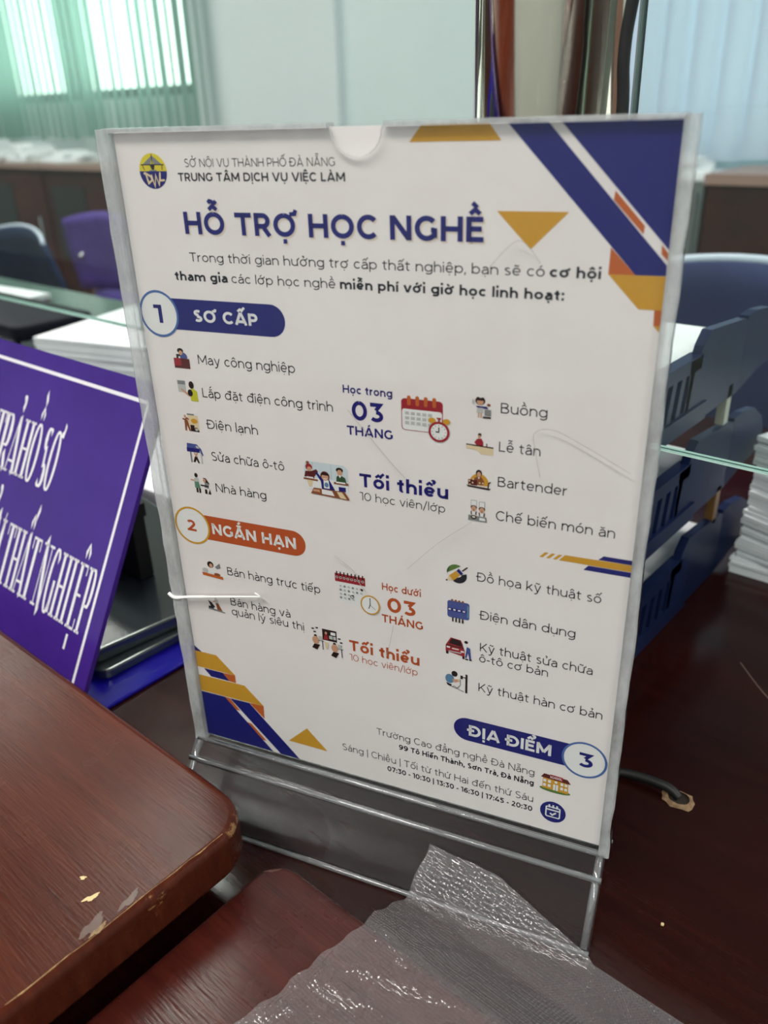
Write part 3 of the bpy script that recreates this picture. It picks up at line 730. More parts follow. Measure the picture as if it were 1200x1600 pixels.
# ------------------------------------------------------------------ wooden boards in front
ba = thing('wooden_board', 'larger raised wooden board with worn rounded edge at lower left', 'board', (0, 0, 0))
bm = NB(); slab(bm, -.62, -.58, .0806, -.0330, (.022, .01, .01, .01), .7785, .802, .0042, 8, 6); obj('board_top', bm, MA, ba, False)
for f in ba.children[0].data.polygons: f.use_smooth = abs(f.normal.z) < .999
bm = NB(); box(bm, -.58, -.54, .7503, .030, -.085, .7785); obj('apron', bm, mat('apron_wood', S(40, 20, 14), .6), ba)
CHIP = mat('bare_wood_chip', S(214, 188, 140), .8)
def chips(bm, spots, z):
    rnd = random.Random(8)
    for x, y, a, b, rz in spots:
        n = 22; pts = []; ph = rnd.uniform(0, 6)
        for k in range(n):
            q = 2 * math.pi * k / n; r = 1 + .22 * math.sin(3 * q + ph) + .16 * math.sin(5 * q + 2 * ph) + rnd.uniform(-.10, .10); u, v = a * r * math.cos(q), b * r * math.sin(q)
            pts.append((x + u * math.cos(rz) - v * math.sin(rz), y + u * math.sin(rz) + v * math.cos(rz)))
        bm.faces.new([bm.verts.new((p[0], p[1], z)) for p in pts])
CHIPS_A = [(.0615, -.1058, .0012, .0034, -.35), (.0503, -.1025, .0013, .0009, 0.6)]
bm = NB(); chips(bm, CHIPS_A, .8022); obj('chip', bm, CHIP, ba)
bm = NB(); chips(bm, [(.0735, -.1125, .0026, .0060, .2)], .80215); obj('worn_patch', bm, mottled('worn_grey', S(76, 46, 36), S(88, 58, 46), 140, .35), ba)
bm = NB(); chips(bm, [(.0745, -.0965, .0016, .0055, .2)], .80215); obj('worn_patch', bm, mottled('worn_grey', S(92, 62, 52), S(100, 70, 56), 140, .4), ba)
bm = NB(); chips(bm, [(.0768, -.1120, .0011, .0040, .1)], .8022); obj('bare_patch', bm, mottled('bare_wood', S(150, 122, 82), S(110, 78, 52), 500, .6), ba)
rim = [(.0775, -.150 + .0062 * k) for k in range(17)]
rnd = random.Random(21); bm = NB(); tube(bm, [(x + rnd.uniform(-.0004, .0004), y, .80185) for x, y in rim], [max(.00012, .00034 * rnd.random()) for _ in rim], 6); obj('worn_rim', bm, mottled('rim_wear', S(176, 140, 92), S(120, 84, 52), 400, .6), ba)

bb_ = thing('wooden_board', 'lower wooden board with rounded corner under clear plastic sleeve', 'board', (0, 0, 0))
bm = NB(); slab(bm, .0815, -.58, .62, -.0262, (.01, .014, .01, .01), .7503, .770, .003, 8, 3); obj('board_top', bm, MB_, bb_)
for f in bb_.children[0].data.polygons: f.use_smooth = abs(f.normal.z) < .999
bm = NB(); chips(bm, [(.0865, -.0335, .0006, .0040, -.75)], .7701); obj('worn_patch', bm, mottled('worn_grey_brown', S(98, 62, 54), S(84, 50, 42), 140, .5), bb_)

# crumbs on the counter
bm = NB(); bmesh.ops.create_icosphere(bm, subdivisions=1, radius=.0009, matrix=Matrix.Translation((.232, .068, .7509)))
tag(obj('crumb', bm, CHIP), 'tiny pale crumb on counter right of poster stand base', 'crumb')
bm = NB(); tube(bm, spline([(.1905, .285, .7501), (.212, .263, .7501), (.235, .245, .7501)], 5), .00035, 6); obj('scratch', bm, mat('scratch_pale', S(120, 100, 92), .6), cnt)

# ------------------------------------------------------------------ acrylic poster stand
ZR = R(17.583)
stand = thing('poster_stand', 'clear acrylic tabletop poster stand with frosted edges and crack', 'poster stand', (0, 0, .75), ZR)
PB = .032
XL, XR, ZT = -.0065, .2147, PB + .2985
def sheet(name, y0, y1, notch):
    bm = NB()
    pts = [(XL + .004, PB - .002), (XR - .003, PB - .002), (XR - .003, ZT)]
    if notch:
        c = .1042; pts += [(c + .0105, ZT), (c + .0098, ZT - .0012)] + [(c + .0095 * math.cos(R(a)), ZT - .002 + -.0085 * math.sin(R(a))) for a in range(0, 181, 15)] + [(c - .0098, ZT - .0012), (c - .0105, ZT)]
    pts += [(XL + .004, ZT)]
    prism(bm, pts, lambda p, k: (p[0], y1 if k else y0, p[1]), 0, 1)
    return obj(name, bm, [ACR, ACRE], stand)
sheet('front_sheet', -.0026, -.0011, True)
sheet('back_sheet', .0011, .0026, False)
def rail(name, x0, x1, seed):
    rnd = random.Random(seed); bm = NB(); n = 40; L = []
    for k in range(n + 1):
        z = PB - .003 + (ZT + .0003 - PB + .003) * k / n; w = rnd.uniform(-.0004, .0004)
        wl, wr = (w, 0) if x0 < 0 else (0, w)
        L.append([bm.verts.new(p) for p in ((x0 + wl, -.0030, z), (x0 + wl * .5 + .0007, -.0036, z), (x1 - .0007 + wr, -.0036, z), (x1 + wr, -.0030, z), (x1 + wr, .0030, z), (x0 + wl, .0030, z))])
    for a, b in zip(L, L[1:]):
        for i in range(6): bm.faces.new((a[i], a[(i + 1) % 6], b[(i + 1) % 6], b[i]))
    bm.faces.new(L[0][::-1]); bm.faces.new(L[-1])
    return obj(name, bm, ACRE, stand)
rail('side_rail', XL, -.0002, 1); rail('side_rail', .2103, XR, 2)
bm = NB(); box(bm, XL + .004, -.0030, ZT - .0012, .0935, .0030, ZT + .0006); box(bm, .1149, -.0030, ZT - .0012, XR - .003, .0030, ZT + .0006); obj('top_rail', bm, ACRE, stand)
# base: hollow wedge, legs spread to front and back
bm = NB()
outer = [(-.0335, 0), (-.0115, .0225), (-.0042, .0300), (.0042, .0300), (.0115, .0225), (.0335, 0)]
inner = [(.0295, 0), (.0085, .0205), (.0030, .0265), (-.0030, .0265), (-.0085, .0205), (-.0295, 0)]
prof = outer + inner
prism(bm, prof, lambda p, k: (XR - .001 if k else XL + .001, p[0], p[1]), 1, 0)
bm.faces.ensure_lookup_table()
for f in bm.faces:
    if abs(f.calc_center_median().z) < 1e-5: f.material_index = 1
obj('base', bm, [ACRB, ACRE], stand)
bm = NB()
for sy in (-1, 1):
    tube(bm, [(XL + .001, sy * .0113, .0228), (XR - .001, sy * .0113, .0228)], .0016, 8)
    tube(bm, [(XL + .001, sy * .0328, .0012), (XR - .001, sy * .0328, .0014)], .0013, 8)
obj('base_ridge', bm, ACRL, stand, True)
for ex in (XL + .0035, XR - .0035):
    bm = NB()
    for sy in (-1, 1): tube(bm, [(ex, sy * .0318, .0025), (ex, sy * .0105, .0225), (ex, sy * .003, .029)], .0018, 8)
    obj('end_rib', bm, ACRL, stand, True)
bm = NB(); tube(bm, [(XL + .002, -.0032, PB - .002), (XR - .002, -.0032, PB - .002)], .0013, 8); obj('bottom_ledge', bm, ACRL, stand, True)
# the white crack across the left rim and a few hair scratches
bm = NB(); tube(bm, spline([(-.0078, -.0036, PB + .0895), (-.004, -.0040, PB + .0880), (.004, -.0036, PB + .0898), (.020, -.0031, PB + .0930), (.0455, -.0030, PB + .0985)], 5), [.0009] * 8 + [.0008] * 6 + [.0006] * 4 + [.0005] * 3, 8)
tube(bm, [(.0425, -.003, PB + .1000), (.0462, -.0030, PB + .0985), (.0435, -.003, PB + .0972)], .0004, 6)
o = obj('crack', bm, mat('crack_white', S(240, 240, 238), .5), stand, True); o['label'] = 'white crack'
for pts in ([(174, 178), (172, 187), (171, 195), (178, 197), (190, 192), (206, 184)], [(100, 113), (97, 117), (95, 122), (86, 128)], [(113, 98), (111, 88), (109, 80)], [(120, 128), (134, 143), (148, 155)], [(96, 196), (112, 178), (120, 170)], [(150, 250), (162, 262), (170, 255)]):
    bm = NB(); tube(bm, spline([(x / 1000, -.00262, PB + z / 1000) for x, z in pts], 6), .00010, 4)
    obj('scratch', bm, mat('scratch_grey', S(170, 166, 160), .5), stand)

# ------------------------------------------------------------------ the poster
def ink(name, r, g, b): return mat('ink_' + name, S(r, g, b, .78 if max(r, g, b) < 130 else .9), .6, spec=.1)
INK = dict(ink=ink('black', 30, 32, 44), navy=ink('navy', 26, 30, 122), white=ink('white', 235, 236, 236), rust=ink('rust', 186, 84, 40), grey=ink('grey', 78, 76, 80),
           gold=ink('gold', 206, 154, 48), orange=ink('orange', 192, 98, 44), blue=ink('blue', 74, 108, 168), red=ink('red', 156, 36, 48), maroon=ink('maroon', 96, 34, 34),
           skin=ink('skin', 206, 156, 124), hair=ink('hair', 40, 24, 24), brown=ink('brown', 138, 80, 48), cream=ink('cream', 226, 206, 170), lgrey=ink('light_grey', 190, 192, 190),
           mgrey=ink('mid_grey', 130, 134, 136), green=ink('green', 52, 88, 56), lime=ink('lime', 196, 196, 50), teal=ink('teal', 92, 136, 116), sky=ink('sky', 206, 220, 226), dblue=ink('steel_blue', 70, 84, 150),
           yellow=ink('yellow', 222, 206, 56), pale=ink('shadow_cream', 226, 214, 200), denim=ink('denim', 92, 134, 168), leaf=ink('leaf', 92, 128, 58))
SHEET = mottled('poster_paper', S(227, 222, 221), S(231, 226, 226), 25, .55, spec=.3)
poster = tag(obj('poster_sheet', NB(), SHEET), 'printed vocational training poster held inside the acrylic stand', 'poster')
bm = NB(); box(bm, .0002, -.0003, PB + .0003, .2100, .0003, PB + .2977); bm.to_mesh(poster.data); bm.free()
poster.location = (0, 0, .75); poster.rotation_euler = (0, 0, ZR)
PF = lambda x, y, l: (max(min(x, 210), .2) / 1000, -.00032 - .00005 * l, PB + max(min(y, 297.7), .3) / 1000)
def pr(): return Print(PF)

DECO = [
 ('corner_stripes', [('navy', [(156.6, 297.7), (169.6, 297.7), (209.9, 255.4), (210, 252.1), (200.6, 252.0)]), ('navy', [(173.7, 297.7), (210, 297.7), (210, 260.1)]),
  ('orange', [(192.0, 277.6), (202.0, 267.2), (201.8, 264.6), (191.7, 274.8)]), ('orange', [(207.7, 261.7), (209.9, 259.2), (210, 256.8), (207.9, 258.8)]),
  ('orange', [(192.1, 260.5), (200.6, 252.0), (192.0, 252.0)]), ('gold', [(192.0, 252.0), (210, 252.0), (210, 241.2), (202.6, 241.2)]),
  ('orange', [(207.6, 241.2), (210, 241.2), (210, 236.1), (207.9, 236.1)]), ('gold', [(207.9, 236.1), (210, 236.1), (209.9, 234.0)])]),
 ('gold_bar', [('gold', [(127.5, 297.7), (150.6, 297.7), (154.8, 292.4), (123.0, 292.4)])]),
 ('triangle', [('gold', [(154.0, 271), (178.0, 271), (165.9, 259.0)])]),
 ('corner_stripes', [('navy', [(.2, 58.0), (4.3, 54.9), (.2, 54.9)]), ('gold', [(.2, 54.9), (13.1, 54.9), (23.1, 44.9), (.2, 44.9)]), ('orange', [(15.5, 44.6), (23.1, 44.9), (23.0, 40.0), (18.3, 40.2)]),
  ('navy', [(4.1, 44.6), (15.5, 44.6), (19.0, 40.2), (7.9, 40.2)]), ('gold', [(.2, 39.6), (28.1, 39.8), (38.2, 29.6), (.2, 29.2)]), ('orange', [(29.6, 29.3), (38.2, 29.6), (37.9, 21.2)]),
  ('navy', [(.2, 28.8), (14.7, 29.0), (40.2, 1.2), (41.2, .3), (.2, .3)]), ('orange', [(14.7, 29.0), (17.7, 28.9), (23.5, 22.2), (21.0, 22.2)]), ('orange', [(26.9, 15.7), (29.4, 15.5), (37.6, 6.4), (35.4, 6.4)]),
  ('navy', [(17.9, 28.9), (29.6, 29.2), (56.8, .3), (45.4, .3)])]),
 ('triangle', [('gold', [(62.7, 22.6), (73.6, 11.0), (51.2, 11.0)])]),
 ('stripe_bar', [('gold', [(175.0, 143.3), (177.2, 145.7), (178.6, 145.7), (176.4, 143.3)]), ('gold', [(177.7, 143.3), (179.9, 145.7), (181.3, 145.7), (179.1, 143.3)]), ('gold', [(180.4, 143.3), (182.6, 145.7), (184.0, 145.7), (181.8, 143.3)]),
  ('gold', [(185.0, 145.9), (210, 146.1), (210, 143.2), (182.7, 143.2)]), ('navy', [(199.5, 148.1), (210, 148.1), (210, 146.2), (197.6, 146.2)]), ('navy', [(194.1, 143.0), (210, 143.0), (210, 140.8), (192.4, 140.8)])]),
]
for nm, shapes in DECO:
    p = pr()
    for k, (c, pts) in enumerate(shapes): p.poly(pts, INK[c], 1 + .02 * k)
    p.build(nm, poster)

TEXT = [
 ('header', [("SỞ NỘI VỤ THÀNH PHỐ ĐÀ NẴNG", 31.6, 94.9, 285.1, 2.9, .105, 'ink'), ("TRUNG TÂM DỊCH VỤ VIỆC LÀM", 27.9, 98.6, 280.1, 3.0, .19, 'ink')]),
 ('introduction', [("Trong thời gian hưởng trợ cấp thất nghiệp, bạn sẽ có", 28.4, 171.1, 250.3, 3.5, .11, 'ink'), ("cơ hội", 172.8, 189.7, 250.3, 3.5, .21, 'ink'),
  ("tham gia", 20.0, 45.1, 242.7, 3.5, .21, 'ink'), ("các lớp học nghề", 46.9, 92.5, 242.7, 3.5, .11, 'ink'), ("miễn phí với giờ học linh hoạt:", 94.4, 178.1, 242.7, 3.5, .21, 'ink')]),
 ('course_list', [("May công nghiệp", 25.9, 72.3, 208.2, 4.1, .11, 'ink'), ("Lắp đặt điện công trình", 25.9, 88.3, 193.6, 4.1, .11, 'ink'), ("Điện lạnh", 26.3, 51.8, 179.3, 4.2, .11, 'ink'),
  ("Sửa chữa ô-tô", 26.3, 63.2, 164.2, 4.2, .11, 'ink'), ("Nhà hàng", 26.4, 52.7, 148.9, 4.2, .11, 'ink')]),
 ('duration', [("Học trong", 93.2, 114.4, 202.2, 3.3, .19, 'navy'), ("03", 96.7, 110.3, 191.3, 8.0, .21, 'navy'), ("THÁNG", 94.1, 114.2, 184.7, 3.9, .20, 'navy')]),
 ('minimum', [("Tối thiểu", 98.7, 137.4, 162.2, 6.0, .21, 'navy'), ("10 học viên/lớp", 98.4, 136.1, 156.0, 3.7, .10, 'ink')]),
 ('course_list', [("Buồng", 157.6, 174.9, 200.6, 4.0, .11, 'ink'), ("Lễ tân", 157.4, 173.2, 185.4, 4.0, .11, 'ink'), ("Bartender", 157.4, 184.0, 170.9, 4.1, .11, 'ink'), ("Chế biến món ăn", 157.1, 202.8, 156.3, 4.2, .11, 'ink')]),
 ('course_list', [("Bán hàng trực tiếp", 26.7, 76.3, 105.2, 4.4, .11, 'ink'), ("Bán hàng và", 26.3, 59.3, 88.2, 4.4, .11, 'ink'), ("quản lý siêu thị", 26.2, 66.1, 82.5, 4.4, .11, 'ink')]),
 ('duration', [("Học dưới", 107.1, 125.2, 113.9, 3.6, .18, 'rust'), ("03", 109.4, 122.6, 103.2, 7.4, .21, 'rust'), ("THÁNG", 106.5, 126.1, 97.1, 4.1, .20, 'rust')]),
 ('minimum', [("Tối thiểu", 89.5, 124.2, 77.4, 5.8, .21, 'rust'), ("10 học viên/lớp", 89.2, 123.2, 71.7, 3.7, .10, 'rust')]),
 ('course_list', [("Đồ họa kỹ thuật số", 150.1, 200.2, 127.1, 4.2, .11, 'ink'), ("Điện dân dụng", 151.8, 191.5, 108.8, 4.3, .11, 'ink'), ("Kỹ thuật sửa chữa", 152.0, 199.7, 92.6, 4.3, .11, 'ink'),
  ("ô-tô cơ bản", 151.8, 181.7, 86.9, 4.1, .11, 'ink'), ("Kỹ thuật hàn cơ bản", 151.8, 205.4, 71.2, 4.4, .11, 'ink')]),
 ('address', [("Trường Cao đẳng nghề Đà Nẵng", 101.5, 178.8, 31.0, 4.0, .11, 'grey'), ("99 Tô Hiến Thành, Sơn Trà, Đà Nẵng", 113.0, 178.8, 25.2, 3.1, .21, 'ink'),
  ("Sáng | Chiều | Tối từ thứ Hai đến thứ Sáu", 82.3, 179.0, 15.2, 4.1, .11, 'grey'), ("07:30 - 10:30 | 13:30 - 16:30 | 17:45 - 20:30", 106.5, 178.9, 9.5, 3.1, .21, 'ink')]),
]
for nm, rows in TEXT:
    p = pr()
    for t_, x0, x1, y, cap, w, c in rows: p.text(t_, x0, x1, y, cap, w, INK[c], 1)
    p.build(nm, poster)
p = pr(); p.text("HỖ TRỢ HỌC NGHỀ", 28.6, 150.2, 260.2, 8.3, .22, INK['pale'], 1); p.text("HỖ TRỢ HỌC NGHỀ", 28.0, 149.6, 260.8, 8.3, .215, INK['navy'], 2); p.build('heading', poster)

def banner(x0, x1, y0, y1, cx, cy, col, ringc, num, numbox, label, lx0, lx1, ly, lcap, left_round):
    p = pr(); r = (y1 - y0) / 2; ym = (y0 + y1) / 2
    if left_round: pts = [(cx, y0), (cx, y1)] + arc(x0 + r, ym, r, r, 90, 270, 14)
    else: pts = [(cx, y0)] + arc(x1 - r, ym, r, r, -90, 90, 14) + [(cx, y1)]
    p.poly(pts, INK[col], 1); b = p.build('banner', poster)
    p = pr(); p.ell(cx, cy, 9.6, 9.8, INK['white'], 2, n=40); p.ring(cx, cy, 9.3, 1.0, INK[ringc], 3)
    p.text(num, numbox[0], numbox[1], numbox[2], numbox[3], .2, INK[col], 3); p.build('number_badge', b)
    p = pr(); p.text(label, lx0, lx1, ly, lcap, .22, INK['white'], 2); p.build('lettering', b)
banner(9, 69.6, 222.3, 235.2, 9.4, 228.4, 'navy', 'blue', '1', (6.9, 11.0, 224.6, 7.6), 'SƠ CẤP', 26.7, 57.1, 226.2, 4.9, False)
banner(10, 70.6, 122.8, 135.5, 10.3, 128.9, 'rust', 'gold', '2', (7.2, 12.4, 126.0, 5.8), 'NGẮN HẠN', 21.3, 65.7, 126.3, 5.7, False)
banner(140.6, 200, 41.6, 54.4, 199.9, 47.4, 'navy', 'blue', '3', (197.2, 203.6, 43.6, 7.8), 'ĐỊA ĐIỂM', 147.8, 185.5, 44.8, 6.2, True)

class Icon:
    """small printed picture: coordinates -1..1 inside its box"""
    def __init__(s, cx, cy, w, h): s.p = pr(); s.c = (cx, cy); s.k = (w / 2, h / 2); s.n = 0
    def l(s): s.n += 1; return 1 + s.n * .18
    def m(s, x, y): return (s.c[0] + x * s.k[0], s.c[1] + y * s.k[1])
    def P(s, col, *pts): s.p.poly([s.m(*q) for q in pts], INK[col], s.l())
    def R(s, col, x0, y0, x1, y1): s.P(col, (x0, y0), (x1, y0), (x1, y1), (x0, y1))
    def E(s, col, x, y, rx, ry, a0=0, a1=360): s.p.ell(*s.m(x, y), rx * s.k[0], ry * s.k[1], INK[col], s.l(), a0, a1, 20)
    def L(s, col, w, *pts): s.p.line([s.m(*q) for q in pts], w, INK[col], s.l())
    def C(s, col, x, y, r, w): s.p.ring(*s.m(x, y), r * s.k[0], w, INK[col], s.l())
    def done(s, name='picture'): return s.p.build(name, poster)
# emblem: bridge over a yellow oval top, letters on the navy bowl
i = Icon(16.6, 283.7, 12.8, 12.8)
i.E('yellow', 0, 0, 1, 1, 0, 180); i.E('navy', 0, 0, 1, 1, 180, 360); i.P('mgrey', (-.7, .38), (.7, .38), (.04, .88)); i.P('yellow', (-.12, .40), (.12, .40), (.02, .72))
i.L('ink', .35, (-.85, .36), (.85, .36)); i.L('ink', .35, (.02, .40), (.02, .95)); i.L('ink', .35, (-.72, .34), (-.62, .08)); i.L('ink', .35, (.72, .34), (.68, .08)); i.P('ink', (-.18, .34), (.18, .34), (.1, .08), (-.06, .08))
i.R('mgrey', -.25, .0, .28, .07)
i.L('cream', .75, (-.70, -.16), (-.62, -.1), (-.22, -.28), (-.12, -.48), (-.42, -.68), (-.56, -.12)); i.L('cream', .7, (-.16, -.2), (.02, -.86), (.16, -.22), (.34, -.78), (.50, -.06)); i.L('cream', .7, (.50, -.06), (.44, -.52), (.78, -.5))
i.done('emblem')
i = Icon(17.4, 209.9, 8.6, 9.0)   # sewing worker
i.E('lgrey', .1, .1, .6, .5); i.E('dblue', .25, .15, .5, .45); i.R('hair', -.55, .0, -.1, .4); i.R('white', -.3, -.05, -.1, .2); i.E('hair', .0, .75, .36, .25); i.E('skin', .02, .55, .22, .22); i.R('maroon', -.9, -.95, .95, .02); i.R('red', -.9, -.7, -.05, .02); i.done()
i = Icon(18.4, 195.8, 10.1, 9.3)  # electrician
i.R('lgrey', -.95, -.2, -.15, .95); i.R('mgrey', -.95, .55, -.15, .9); i.P('skin', (-.75, .1), (-.6, .15), (.2, -.35), (.1, -.6)); i.P('lime', (.15, .1), (.6, .25), (.95, .0), (.98, -.98), (.25, -.98)); i.E('ink', .25, -.2, .26, .34); i.E('hair', .45, .58, .26, .36); i.done()
i = Icon(17.7, 181.1, 8.6, 8.5)   # air-conditioner fitter
i.R('cream', -.3, -.9, .95, .8); i.R('mgrey', -.35, .8, .5, .98); i.E('gold', .45, .2, .4, .28); i.P('brown', (-.75, .25), (-.35, .25), (-.1, -.95), (-.3, -.95), (-.5, -.3), (-.6, -.95), (-.8, -.95)); i.L('brown', .7, (-.95, .35), (-.65, .25), (-.4, .45), (-.2, .3)); i.E('skin', -.62, .62, .14, .17); i.R('hair', -.1, -.95, .4, -.25); i.P('ink', (.4, -.95), (.98, -.95), (.7, -.5), (.45, -.5)); i.E('lgrey', .62, -.72, .17, .15); i.done()
i = Icon(17.8, 166.5, 9.1, 9.7)   # car on a lift
i.P('dblue', (-.85, .95), (.3, .92), (.75, .5), (.95, -.1), (.7, -.2), (.6, .3), (-.9, .35), (-.9, .55)); i.R('navy', -.95, .1, .55, .5); i.P('lgrey', (.15, .8), (.5, .7), (.55, .5), (.2, .55)); i.R('mgrey', -.62, -.95, -.45, .1); i.R('lgrey', .6, -.98, .78, .0); i.P('hair', (-.1, -.3), (.15, -.25), (.4, -.95), (.2, -.95), (.05, -.6), (-.1, -.9), (-.35, -.9)); i.L('skin', .7, (-.1, .05), (.05, -.25), (.25, .1)); i.done()
i = Icon(18.3, 151.8, 10.7, 10.2) # waiters
i.E('hair', -.35, .75, .17, .22); i.P('lgrey', (-.7, .2), (-.5, .5), (-.15, .5), (-.1, .1), (-.55, .1)); i.L('skin', .7, (-.95, .25), (-.6, .2)); i.P('teal', (-.6, .12), (-.15, .12), (-.05, -.5), (-.6, -.5)); i.R('hair', -.5, -.95, -.3, -.5); i.R('hair', -.22, -.95, -.04, -.5)
i.P('hair', (.35, .6), (.6, .6), (.95, .05), (.6, .1), (.4, .2)); i.E('skin', .45, .35, .14, .18); i.P('mgrey', (.45, .2), (.85, .1), (.8, -.4), (.4, -.35)); i.L('ink', .7, (.0, -.15), (.8, -.2)); i.R('hair', .38, -.95, .6, -.5); i.P('hair', (.7, -.95), (.98, -.95), (.9, -.4)); i.done()
i = Icon(83.0, 162.7, 21.6, 16.4) # classroom
i.P('sky', (-.95, .55), (-.85, .95), (.8, .95), (.97, .75), (.97, -.5), (.4, -.9), (-.9, -.6)); i.R('white', -.9, -.6, .95, .05); i.L('lgrey', .25, (-.55, .95), (-.55, .1)); i.L('lgrey', .25, (.25, .9), (.25, .1))
i.P('maroon', (-.95, .05), (-.88, .38), (-.6, .42), (-.4, .55), (-.32, .42), (-.5, .1), (-.5, .0)); i.E('red', -.72, .62, .15, .2); i.E('brown', -.76, .86, .07, .09); i.E('skin', -.7, .52, .10, .13); i.P('brown', (-.98, .0), (-.35, -.02), (-.35, -.12), (-.98, -.1)); i.R('white', -.85, .0, -.55, .08); i.P('cream', (-.85, -.12), (-.55, -.12), (-.65, -.5), (-.75, -.5))
i.E('maroon', -.03, .22, .20, .28); i.P('navy', (-.45, .35), (-.38, .42), (-.15, .05), (.15, .05), (.38, -.5), (.22, -.62), (-.2, -.5), (-.22, -.1)); i.P('white', (-.1, .02), (.12, .02), (.15, -.45), (-.1, -.45)); i.E('denim', .02, -.25, .09, .14); i.E('skin', -.03, .18, .15, .20); i.R('hair', -.17, .28, .12, .40); i.L('white', .35, (-.1, .08), (.05, .08))
i.E('hair', .62, .68, .15, .14); i.E('skin', .62, .54, .11, .17); i.P('green', (.45, -.1), (.48, .3), (.58, .4), (.68, .4), (.85, .28), (.92, -.1)); i.P('white', (.56, .4), (.70, .4), (.63, .25)); i.R('brown', .35, -.12, .98, .0); i.R('white', .45, -.05, .85, .03); i.R('navy', .55, -.5, .85, -.25)
i.P('brown', (-.65, -.75), (-.55, -.5), (.8, -.5), (.98, -.85), (.98, -.95), (-.7, -.85)); i.P('white', (-.2, -.52), (.25, -.56), (.35, -.82), (-.2, -.80)); i.P('cream', (.45, -.55), (.68, -.55), (.88, -.9), (.6, -.88)); i.P('skin', (-.6, -.7), (-.55, -.58), (-.3, -.58), (-.28, -.72)); i.done()
i = Icon(128.6, 195.0, 21.6, 17.6) # calendar with alarm clock
def rr(x0, y0, x1, y1, r): return rrect(x0, y0, x1, y1, r, 4)
i.P('red', *rr(-.98, -.62, .60, .86, .16)); i.P('white', *rr(-.95, -.59, .57, .40, .14)); i.P('red', *[(-.95, .38), (.57, .38), (.57, .45), (-.95, .45)])
for x in (-.68, -.36, -.04, .28): i.P('orange', *rr(x - .07, .55, x + .07, 1.0, .07))
for r_ in range(3):
    for c_ in range(5): i.R('lgrey', -.83 + c_ * .22, .12 - r_ * .22, -.68 + c_ * .22, .26 - r_ * .22)
i.E('gold', .20, -.02, .14, .13); i.E('gold', .74, -.02, .14, .13); i.L('red', .7, (.46, -.12), (.46, .1)); i.L('red', .6, (.38, .1), (.54, .1)); i.E('red', .46, -.52, .40, .48); i.E('white', .46, -.52, .31, .37)
for k in range(12):
    a = R(30 * k); i.L('hair', .25, (.46 + .27 * math.cos(a), -.52 + .32 * math.sin(a)), (.46 + .23 * math.cos(a), -.52 + .27 * math.sin(a)))
i.L('hair', .45, (.46, -.30), (.46, -.52), (.34, -.52)); i.done()
i = Icon(150.3, 202.3, 7.7, 9.0)  # housekeeper
i.E('hair', -.15, .5, .5, .38); i.E('white', -.12, .88, .28, .12); i.E('skin', -.15, .42, .34, .28); i.R('hair', -.45, .52, .2, .68); i.P('lgrey', (-.95, .6), (-.7, .5), (-.7, .1), (-.95, .2)); i.P('navy', (-.6, .05), (.5, .05), (.7, -.15), (-.4, -.15)); i.P('lgrey', (-.45, -.1), (.15, -.1), (.2, -.55), (-.5, -.55)); i.R('skin', -.35, -.95, -.22, -.55); i.R('skin', -.1, -.95, .03, -.55); i.R('mgrey', .3, -.75, .95, -.2); i.R('hair', .15, -.98, .95, -.82); i.E('brown', .7, .2, .18, .12); i.done()
i = Icon(149.9, 187.5, 11.0, 8.8) # receptionist
i.E('hair', -.02, .82, .13, .16); i.E('skin', -.05, .65, .10, .15); i.P('red', (-.4, .1), (-.2, .45), (.1, .5), (.25, .2), (.25, -.2), (-.2, -.2)); i.P('cream', (-.98, -.2), (.98, -.3), (.98, -.95), (.1, -.95), (-.2, -.6), (-.95, -.55)); i.L('hair', .5, (-.98, -.15), (.98, -.25)); i.L('maroon', .4, (.5, -.2), (.5, .1)); i.done()
i = Icon(149.7, 172.6, 10.4, 8.6)  # bartender
i.E('gold', .05, -.55, .78, 1.15, 0, 180); i.E('hair', .02, .62, .24, .36); i.E('skin', .02, .52, .16, .26); i.P('brown', (-.35, .1), (-.1, .3), (.2, .3), (.45, -.1), (.4, -.5), (-.3, -.5)); i.P('white', (-.06, .25), (.1, .25), (.02, .05)); i.R('maroon', -.8, -.6, -.1, -.05)
for x, y in ((-.7, -.2), (-.45, -.35), (-.4, .0), (.1, -.3), (.35, -.3), (.2, -.58), (.45, -.58), (-.65, -.55)): i.E('cream', x, y, .06, .09)
i.P('hair', (-.95, -.62), (.98, -.72), (.85, -.9), (-.8, -.78)); i.L('hair', .5, (.75, -.7), (.8, -.2), (.95, -.1)); i.done()
i = Icon(149.7, 159.1, 8.0, 9.2)  # cooks
for x, y in ((-.42, 0), (.42, -.06)):
    i.R('mgrey', x - .3, .42 + y, x + .3, .98 + y); i.R('white', x - .26, .45 + y, x + .26, .94 + y); i.E('hair', x, .3 + y, .33, .2); i.E('skin', x, .18 + y, .26, .26); i.E('brown', x, .05 + y, .05, .1); i.P('white', (x - .2, -.1 + y), (x + .2, -.1 + y), (x + .25, -.42 + y), (x - .25, -.42 + y)); i.L('maroon', .5, (x - .26, -.05 + y), (x - .22, -.4 + y)); i.L('maroon', .5, (x + .26, -.05 + y), (x + .22, -.4 + y))
i.P('mgrey', (-.95, -.45), (.9, -.5), (.98, -.98), (-.98, -.95)); i.E('hair', -.4, -.62, .3, .2); i.E('pale', -.4, -.6, .18, .09); i.P('white', (.2, -.6), (.75, -.6), (.8, -.85), (.15, -.85)); i.done()
i = Icon(18.0, 106.2, 12.0, 9.4)  # shop seller
